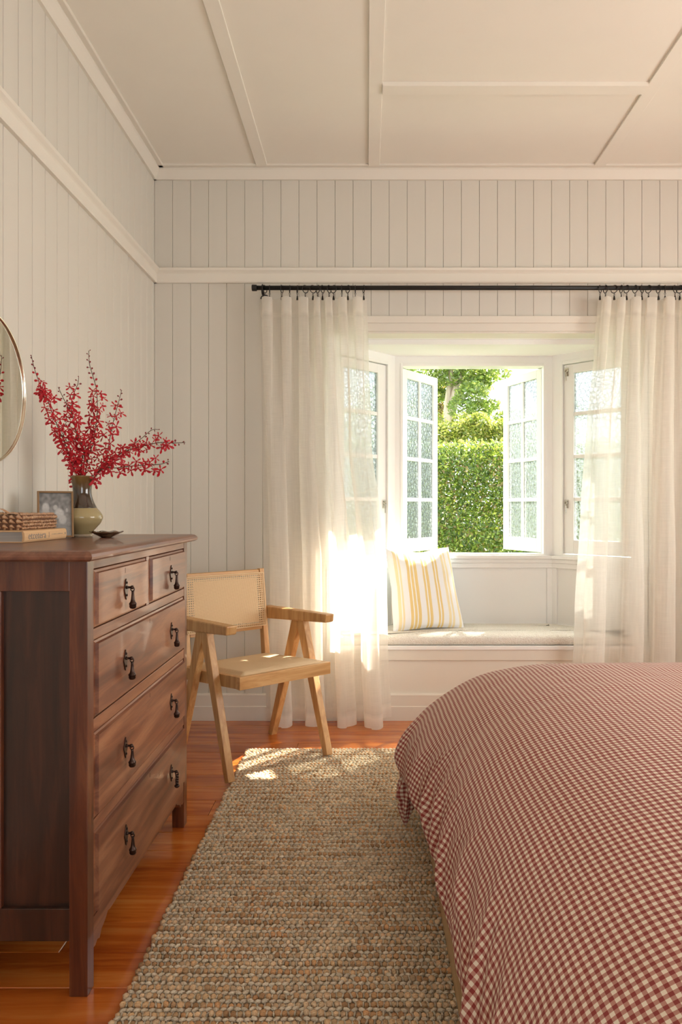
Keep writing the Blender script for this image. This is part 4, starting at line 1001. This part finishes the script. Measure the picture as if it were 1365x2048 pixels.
# scalloped dish
M['dish'] = wood('tortoise_dish', (0.05, 0.025, 0.015), (0.16, 0.085, 0.045), (0.42, 0.26, 0.14), 0.15, 'x', 0.6, 2)
di = empty('trinket_dish', (-0.893, 2.43, TZ), 0, 'small scalloped shell dish on the chest of drawers right of the vase', 'dish')
mb = MB(); n = 48; prof = [(0.0, 0.004, 0), (0.016, 0.0, 0), (0.020, 0.002, 0), (0.040, 0.012, .4), (0.056, 0.019, 1), (0.057, 0.021, 1), (0.040, 0.0155, .5), (0.020, 0.008, 0), (0.001, 0.006, 0)]
vs = []
for r_, z, w in prof:
    for j in range(n):
        a = 2*PI*j/n; q = r_*(1+0.05*w*math.cos(9*a)); vs.append((q*math.cos(a)+0.004*w*(math.cos(a) < -0.92), q*math.sin(a)*0.85, z+0.0018*w*math.cos(9*a)))
fs = [(i*n+j, i*n+(j+1) % n, (i+1)*n+(j+1) % n, (i+1)*n+j) for i in range(len(prof)-1) for j in range(n)]
mb.add(vs, fs); mb.build('dish_shell', M['dish'], di, world=False, smooth=True)
MB().lathe([(0.002, 0), (0.014, 0.0), (0.012, 0.004), (0.002, 0.004)], n=20).build('foot', M['dish'], di, world=False)
# round mirror on the left wall
mi = None; mi = empty('round_mirror', (XL, 2.215, 1.578), 0, 'round wall mirror with a thin pale gold rim above the chest of drawers', 'mirror')
MB().lathe([(0.01, 0.004), (0.238, 0.004), (0.238, 0.013), (0.01, 0.013)], (0, 0, 0), 96, ax='x').build('mirror_glass', M['mirror'], mi, world=False)
mb = MB(); nn_ = 96; pr = [(0.236, 0.002), (0.2445, 0.002), (0.2450, 0.014), (0.2430, 0.019), (0.2405, 0.020), (0.237, 0.017), (0.236, 0.013)]; vs = []
for r_, d in pr:
    for j in range(nn_): vs.append((d, r_*math.cos(2*PI*j/nn_), r_*math.sin(2*PI*j/nn_)))
k = len(pr); mb.add(vs, [(i*nn_+j, i*nn_+(j+1) % nn_, ((i+1) % k)*nn_+(j+1) % nn_, ((i+1) % k)*nn_+j) for i in range(k) for j in range(nn_)])
mb.build('rim', M['gold'], mi, world=False, smooth=True)

# ------------------------------------------------------------ flower sprays
def petal_mesh():
    mb = MB(); fr = random.Random(2)
    def petal(ang, L, w, cup):
        d = Vector((math.cos(ang), math.sin(ang), 0)); sd_ = Vector((-d.y, d.x, 0)); rows = [(0.0, .12), (0.35, .55), (0.7, 1.0), (0.92, .7), (1.0, .12)]; vs = []
        for t, k in rows:
            z = cup*t*t
            w *= 1.0
            vs += [d*L*t-sd_*w*k+Vector((0, 0, z+w*0.25*k)), d*L*t+Vector((0, 0, z)), d*L*t+sd_*w*k+Vector((0, 0, z+w*0.25*k))]
        fs = []
        for i in range(4):
            b = i*3; fs += [(b, b+1, b+4, b+3), (b+1, b+2, b+5, b+4)]
        mb.add(vs, fs)
    for a, L, w in ((90, .015, .0022), (20, .014, .0020), (160, .013, .0020), (-50, .019, .0034), (-130, .018, .0034)): petal(R(a+fr.uniform(-8, 8)), L, w, fr.uniform(-.003, .004))
    petal(R(-90), 0.006, 0.0025, 0.006)
    mb.lathe([(0.0005, -0.004), (0.0018, 0.0), (0.0022, 0.003), (0.0008, 0.005)], n=6)
    me = bpy.data.meshes.new('blossom'); me.from_pydata(mb.v, [], mb.f); me.materials.append(M['petal']); me.polygons.foreach_set('use_smooth', [True]*len(mb.f)); return me
pm = petal_mesh()
mb = MB().lathe([(0.0004, 0), (0.0028, 0.002), (0.0040, 0.0055), (0.0030, 0.009), (0.0006, 0.0105)], n=8)
bm_ = bpy.data.meshes.new('bud'); bm_.from_pydata(mb.v, [], mb.f); bm_.materials.append(M['bud']); bm_.polygons.foreach_set('use_smooth', [True]*len(mb.f))
bmr = bm_.copy(); bmr.materials.clear(); bmr.materials.append(M['petal'])
SPR = [  # path in the crop of the study image, depths at base and tip, blossom range, density, label
 ([(497, 1000), (470, 930), (430, 820), (385, 715), (345, 620), (310, 520), (262, 420), (225, 320), (203, 228)], 2.47, 2.40, (.04, .82), 1.7, 'densest red flower spray, leaning left toward the mirror from the vase'),
 ([(510, 1000), (490, 920), (440, 800), (400, 720), (418, 690), (432, 665)], 2.48, 2.44, (.10, .80), 1.6, 'short red flower spray ending low left between the two left sprays'),
 ([(525, 1000), (535, 900), (550, 850), (515, 770), (490, 700), (470, 620), (440, 560), (412, 508), (378, 435)], 2.50, 2.44, (.25, .68), 1.3, 'red flower spray with a bare budded tip second from the left'),
 ([(530, 1000), (550, 880), (505, 770), (480, 660), (462, 560), (480, 480), (505, 420), (512, 372)], 2.50, 2.50, (.30, .88), 1.1, 'upright red flower spray just left of the tallest one'),
 ([(570, 1000), (572, 900), (605, 800), (622, 700), (632, 600), (632, 520), (625, 440), (603, 360), (582, 285), (577, 200)], 2.50, 2.54, (.12, .72), 1.1, 'tallest red flower spray rising straight up from the vase'),
 ([(565, 1000), (555, 880), (600, 760), (610, 640), (600, 560), (590, 502)], 2.52, 2.56, (.35, .92), 0.9, 'short upright red flower spray behind the tallest one'),
 ([(592, 1000), (650, 950), (690, 890), (712, 780), (730, 690), (750, 610), (770, 540), (792, 455)], 2.50, 2.56, (.30, .82), 1.1, 'red flower spray curving up on the right of the vase'),
 ([(600, 998), (680, 940), (770, 880), (850, 820), (920, 770), (985, 716), (1030, 712)], 2.49, 2.50, (.22, .66), 1.1, 'red flower spray arching right with a dark budded tip'),
 ([(600, 1000), (700, 930), (790, 865), (880, 832), (960, 812), (1050, 795), (1120, 800), (1205, 796)], 2.48, 2.42, (.30, .86), 1.3, 'longest red flower spray reaching right almost level'),
 ([(595, 1000), (660, 965), (750, 962), (850, 950), (940, 943), (1040, 938), (1100, 920)], 2.47, 2.38, (.10, .93), 1.1, 'lowest red flower spray stretching right just above the vase mouth'),
]
fr = random.Random(9)
for path, Y0, Y1, (b0, b1), dens, lab in SPR:
    n = len(path); pts = [at(cx/3.25, 640+cy/3.25, Y0+(Y1-Y0)*(i/(n-1))) for i, (cx, cy) in enumerate(path)]
    pts[0] = Vector((VX+(pts[0].x-VX)*0.5, VY+fr.uniform(-.010, .010), TZ+0.175)); 
    base = Vector((VX+(pts[0].x-VX)*0.3, VY, TZ+0.155)); pts = [base]+pts
    fine = []
    for i in range(len(pts)-1):
        p0, p1, p2, p3 = pts[max(0, i-1)], pts[i], pts[i+1], pts[min(len(pts)-1, i+2)]
        for k in range(5):
            f = k/5; fine.append(0.5*((2*p1)+(p2-p0)*f+(2*p0-5*p1+4*p2-p3)*f*f+(3*p1-p0-3*p2+p3)*f**3))
    fine.append(pts[-1])
    L = [0]
    for a, b in zip(fine, fine[1:]): L.append(L[-1]+(b-a).length)
    t = empty('flower_spray', tuple(base), 0, lab, 'flower', 'red flower sprays in the vase')
    mb = MB().tube(fine, [0.0019*(1-0.6*l/L[-1])+0.0003 for l in L], 6)
    def pt(f):
        s = f*L[-1]
        for i in range(len(L)-1):
            if L[i+1] >= s: return fine[i].lerp(fine[i+1], (s-L[i])/max(1e-6, L[i+1]-L[i])), (fine[i+1]-fine[i]).normalized()
        return fine[-1], (fine[-1]-fine[-2]).normalized()
    s = b0; side = 1
    while s < 0.999:
        p, d = pt(s); side = -side
        lat = d.cross(Vector((0, -1, 0))).normalized()*side
        o = (lat*fr.uniform(.35, 1)+Vector((fr.uniform(-.4, .5), fr.uniform(-1, .4), fr.uniform(-.3, .4)))+d*0.5).normalized()
        if s < b1:
            q = p+o*fr.uniform(0.008, 0.026); q.x = max(q.x, XL+0.012)
            mb.tube([p, p.lerp(q, 0.6)+Vector((0, 0, -0.001)), q], 0.0007, 4)
            face = (Vector((0.25, -1, 0.1))+o*0.8+Vector((fr.uniform(-.6, .6), fr.uniform(-.3, .3), fr.uniform(-.6, .6)))).normalized()
            e = face.to_track_quat('Z', 'Y').to_euler(); sc = fr.uniform(0.95, 1.5)
            inst('blossom', pm, t, q-base, (e.x, e.y, e.z+0), (sc, sc, sc)).rotation_euler.rotate_axis('Z', fr.uniform(-1.0, 1.0))
            s += 0.0150/dens/L[-1]*fr.uniform(0.5, 1.5)
        else:
            q = p+o*0.005; mb.tube([p, q], 0.0007, 4); e = o.to_track_quat('Z', 'Y').to_euler(); k = 1.15-0.7*(s-b1)/(1-b1)
            inst('bud', bmr if s < b1+(1-b1)*0.3 else bm_, t, q-base, e, (k, k, k)); s += 0.011/L[-1]*fr.uniform(0.8, 1.2)
    mb.build('stem', M['stem'], t)

# ------------------------------------------------------------ striped cushion on the window seat
pc = empty('striped_cushion', (0.34, 4.30, 0.478), 0, 'yellow and white striped scatter cushion propped at the left end of the window seat', 'cushion')
pc['label'] = 'yellow and white striped scatter cushion with pale teal back, propped on the window seat'
pw = Vector((0.95, 0.30, 0)).normalized(); pv = Vector((0.0, 0.42, 1)).normalized(); pn = pw.cross(pv).normalized()
if pn.y > 0: pn = -pn
pv = pn.cross(pw).normalized(); pv = pv if pv.z > 0 else -pv
PW, PH = 0.43, 0.505
def pil(u, v, sgn):
    a, b = 2*u-1, 2*v-1
    e = max(0, (1-a**4))*max(0, (1-b**4)); th = 0.070*e**0.55
    pinch = 1-0.06*(1-abs(b))**1.0*abs(a)**3-0.0; pin2 = 1-0.05*(1-abs(a))*abs(b)**3
    x = a*PW/2*pinch*(1-0.04*b); z = b*PH/2*pin2
    cr_ = 0.006*noise.noise(Vector((u*5+sgn, v*5, 2)))+0.007*(1-abs(noise.noise(Vector(((u-v)*5, (u+v)*1.5, 5))))*3)*smooth(.35, .9, v)*e
    z -= 0.020*math.exp(-((a)**2)/0.25)*smooth(0.5, 1, v)
    base = Vector((0.335, 4.250, 0.478+PH/2*0.93))
    return base+pw*x+pv*z+pn*(sgn*th+cr_*sgn)-Vector(pc.location)
uvmesh('front_cover', 50, 50, lambda u, v: pil(u, v, 1), lambda u, v: (u, v), M['stripe'], pc)
uvmesh('back_cover', 40, 40, lambda u, v: pil(u, v, -1), lambda u, v: (u, v), M['teal'], pc)

# ------------------------------------------------------------ garden
struct('ground', MB().box(-30, 30, 4.7, 45, -0.75, -0.6), M['lawn'])
def leaves(name, P, Nn, size, pal, parent, jit=0.6):
    """P points, Nn mean normals; each leaf is a folded rhombus of four triangles"""
    n = len(P); sz_ = size*rng.uniform(0.6, 1.25, (n, 1)); nr = Nn+rng.normal(0, jit, (n, 3)); nr /= np.linalg.norm(nr, axis=1)[:, None]
    r = rng.normal(0, 1, (n, 3)); a = np.cross(nr, r); a /= np.linalg.norm(a, axis=1)[:, None]; b = np.cross(nr, a)
    q = np.stack([P+a*sz_, P+b*sz_*0.42+nr*sz_*0.12, P-a*sz_, P-b*sz_*0.42+nr*sz_*0.12], 1)
    V = q.reshape(-1, 3); base = np.arange(n)*4; Fc = np.concatenate([np.stack([base, base+1, base+2], 1), np.stack([base, base+2, base+3], 1)])
    c = np.array(pal)[rng.randint(len(pal), size=n)]*rng.uniform(0.55, 1.25, (n, 1)); c = np.clip(c, 0, 1)
    if parent is not None: V = V-np.array(parent.location)
    o = np_mesh(name, V, Fc, M['leaf'], np.repeat(c, 4, 0), parent); o['kind'] = 'stuff'; return o
HG = [(0.16, 0.26, 0.04), (0.10, 0.19, 0.035), (0.24, 0.34, 0.05), (0.07, 0.13, 0.035), (0.34, 0.42, 0.07), (0.13, 0.20, 0.07), (0.30, 0.22, 0.09)]
HL = 0.027
hd = empty('hedge', (1.3, 8.2, -0.6), 0, 'tall clipped green hedge seen through the open casements', 'hedge')
n = 95000; hx = np.where(rng.rand(n) < 0.75, rng.uniform(-0.2, 2.9, n), rng.uniform(-3.2, 6.2, n)); hz = -0.6+2.5*rng.rand(n)**0.9; hy = 8.0+np.abs(rng.normal(0, 0.20, n))+0.07*np.sin(hx*5)+0.05*np.sin(hz*9+hx*3)
keep = ~((hz < 1.0) & (rng.rand(n) < 0.62*np.clip((1.0-hz), 0, 1)*np.clip(hx-0.5, 0.25, 1)))
Ph = np.stack([hx, hy, hz], 1)[keep]
n2 = 9000; top_ = np.stack([rng.uniform(-3.2, 6.2, n2), rng.uniform(8.0, 8.7, n2), 1.91+rng.normal(0, 0.025, n2)], 1)
leaves('foliage', np.concatenate([Ph, top_]), np.array([[0, -0.8, 0.6]]), HL, HG, hd)
for x in np.arange(-3.0, 6.2, 0.62):
    xx = x+random.uniform(-.1, .1); MB().tube([(xx, 8.3, -0.6), (xx+0.03, 8.28, 0.3), (xx-0.04, 8.32, 1.1), (xx+.05, 8.3, 1.8)], [0.028, 0.022, 0.016, 0.006], 6).build('hedge_stem', M['bark'], hd)
fe = empty('picket_fence', (1.3, 9.05, -0.6), 0, 'white picket fence glimpsed through gaps low in the hedge', 'fence')
x = -2.8; pmesh = MB(); pmesh.prism([(-0.03, 0), (0.03, 0), (0.03, 1.75), (0, 1.80), (-0.03, 1.75)], lambda a, b, d: (a, d, b), -0.009, 0.009)
pme = bpy.data.meshes.new('picket'); pme.from_pydata(pmesh.v, [], pmesh.f); pme.materials.append(M['picket'])
while x < 5.6: inst('picket', pme, fe, (x-1.3, 0, 0)); x += 0.095
for z in (-0.2, 0.8): MB().box(-2.9, 5.7, 9.06, 9.10, z, z+0.07).build('fence_rail', M['picket'], fe)
def blob_tree(name, label, cat, loc, trunk, blobs, dens, size, pal):
    t = empty(name, loc, 0, label, cat)
    for pts, rr in trunk: MB().tube(pts, rr, 10).build('trunk' if rr[0] > 0.12 else 'branch', M['bark'], t, smooth=True)
    P = []
    for (x, y, z, rx_, rz_, k) in blobs:
        m = int(dens*k); d = rng.normal(0, 1, (m, 3)); d /= np.linalg.norm(d, axis=1)[:, None]; r_ = rng.uniform(0.35, 1.0, (m, 1))**0.5
        P.append(np.array([x, y, z])+d*r_*np.array([rx_, rx_, rz_]))
    leaves('crown', np.concatenate(P), np.array([[0, -0.3, 0.9]]), size, pal, t, 0.9)
TG = [(0.12, 0.20, 0.05), (0.18, 0.26, 0.05), (0.09, 0.15, 0.06), (0.26, 0.32, 0.08), (0.14, 0.18, 0.09)]
p = lambda x, y, Y: tuple(at(x, y, Y))
bl = []
rb = random.Random(12)
for (cx, cy, r_, k) in ((895, 748, .32, 1), (935, 752, .35, 1.2), (970, 748, .25, .7), (945, 790, .30, 1), (925, 815, .25, .7), (960, 820, .22, .8), (1000, 745, .2, .35), (955, 770, .3, 1), (880, 790, .15, .5), (940, 725, .5, 1.4), (900, 700, .6, 1.6), (860, 720, .5, 1.2), (1000, 700, .5, 1), (820, 760, .5, 1.2), (780, 700, .6, 1.2), (760, 800, .4, .8), (985, 810, .14, .25), (1003, 835, .14, .3)):
    q = at(cx, cy, 12+rb.uniform(-.5, .5)); bl.append((q.x, q.y, q.z, r_, r_*0.8, k))
TG = [(0.22, 0.32, 0.08), (0.28, 0.38, 0.09), (0.16, 0.25, 0.09), (0.38, 0.44, 0.12), (0.24, 0.28, 0.14)]
blob_tree('garden_tree', 'tall leafy tree with a pale forked trunk behind the hedge', 'tree', (1.3, 12, -0.6),
          [([p(862, 1228, 12), p(868, 1060, 12), p(882, 900, 12), p(893, 850, 12), p(908, 800, 12), p(918, 760, 12), p(925, 700, 12)], [0.17, 0.15, 0.125, 0.11, 0.09, 0.07, 0.05]),
           ([p(893, 850, 12), p(896, 800, 12), p(902, 755, 12), p(905, 700, 12)], [0.07, 0.055, 0.045, 0.03]),
           ([p(905, 810, 12.1), p(935, 790, 12.2), p(960, 780, 12.3)], [0.03, 0.02, 0.01])], bl, 620, 0.045, TG)
bl = []
for (cx, cy, r_, k) in ((940, 868, .35, 1.2), (905, 872, .3, 1), (980, 872, .32, 1), (1010, 868, .3, .9), (925, 845, .2, .5), (958, 850, .25, .7), (1040, 860, .4, 1), (860, 862, .4, 1.2), (800, 850, .5, 1.5), (740, 850, .5, 1.2), (1120, 840, .5, 1.2), (950, 885, .5, 1.5), (1020, 890, .5, 1.5), (880, 885, .4, 1.5)):
    q = at(cx, cy, 10.2+rb.uniform(-.3, .3)); bl.append((q.x, q.y, q.z, r_*0.8, r_*0.75, k))
blob_tree('garden_shrub', 'yellow-green shrubs growing just beyond the hedge top', 'shrub', (1.4, 10.2, -0.6),
          [([(1.2, 10.3, -0.6), (1.22, 10.3, 1.9)], [0.06, 0.02]), ([(2.2, 10.3, -0.6), (2.1, 10.3, 1.9)], [0.06, 0.02])], bl, 800, 0.036, [(0.34, 0.36, 0.08), (0.24, 0.30, 0.06), (0.42, 0.38, 0.12), (0.18, 0.26, 0.06)])
bl = []
for (cx, cy, r_, k) in ((877, 800, .22, .7), (878, 840, .25, .8), (880, 770, .15, .3), (850, 830, .4, 1)):
    q = at(cx, cy, 14); bl.append((q.x, q.y, q.z, r_, r_, k))
blob_tree('copper_tree', 'copper-tinged tree far left behind the forked trunk', 'tree', (1.0, 14, -0.6), [([(1.2, 14.2, -0.6), (1.3, 14.1, 2.5)], [0.1, 0.05])], bl, 900, 0.045, [(0.45, 0.24, 0.12), (0.34, 0.26, 0.08), (0.40, 0.30, 0.15), (0.22, 0.24, 0.06)])
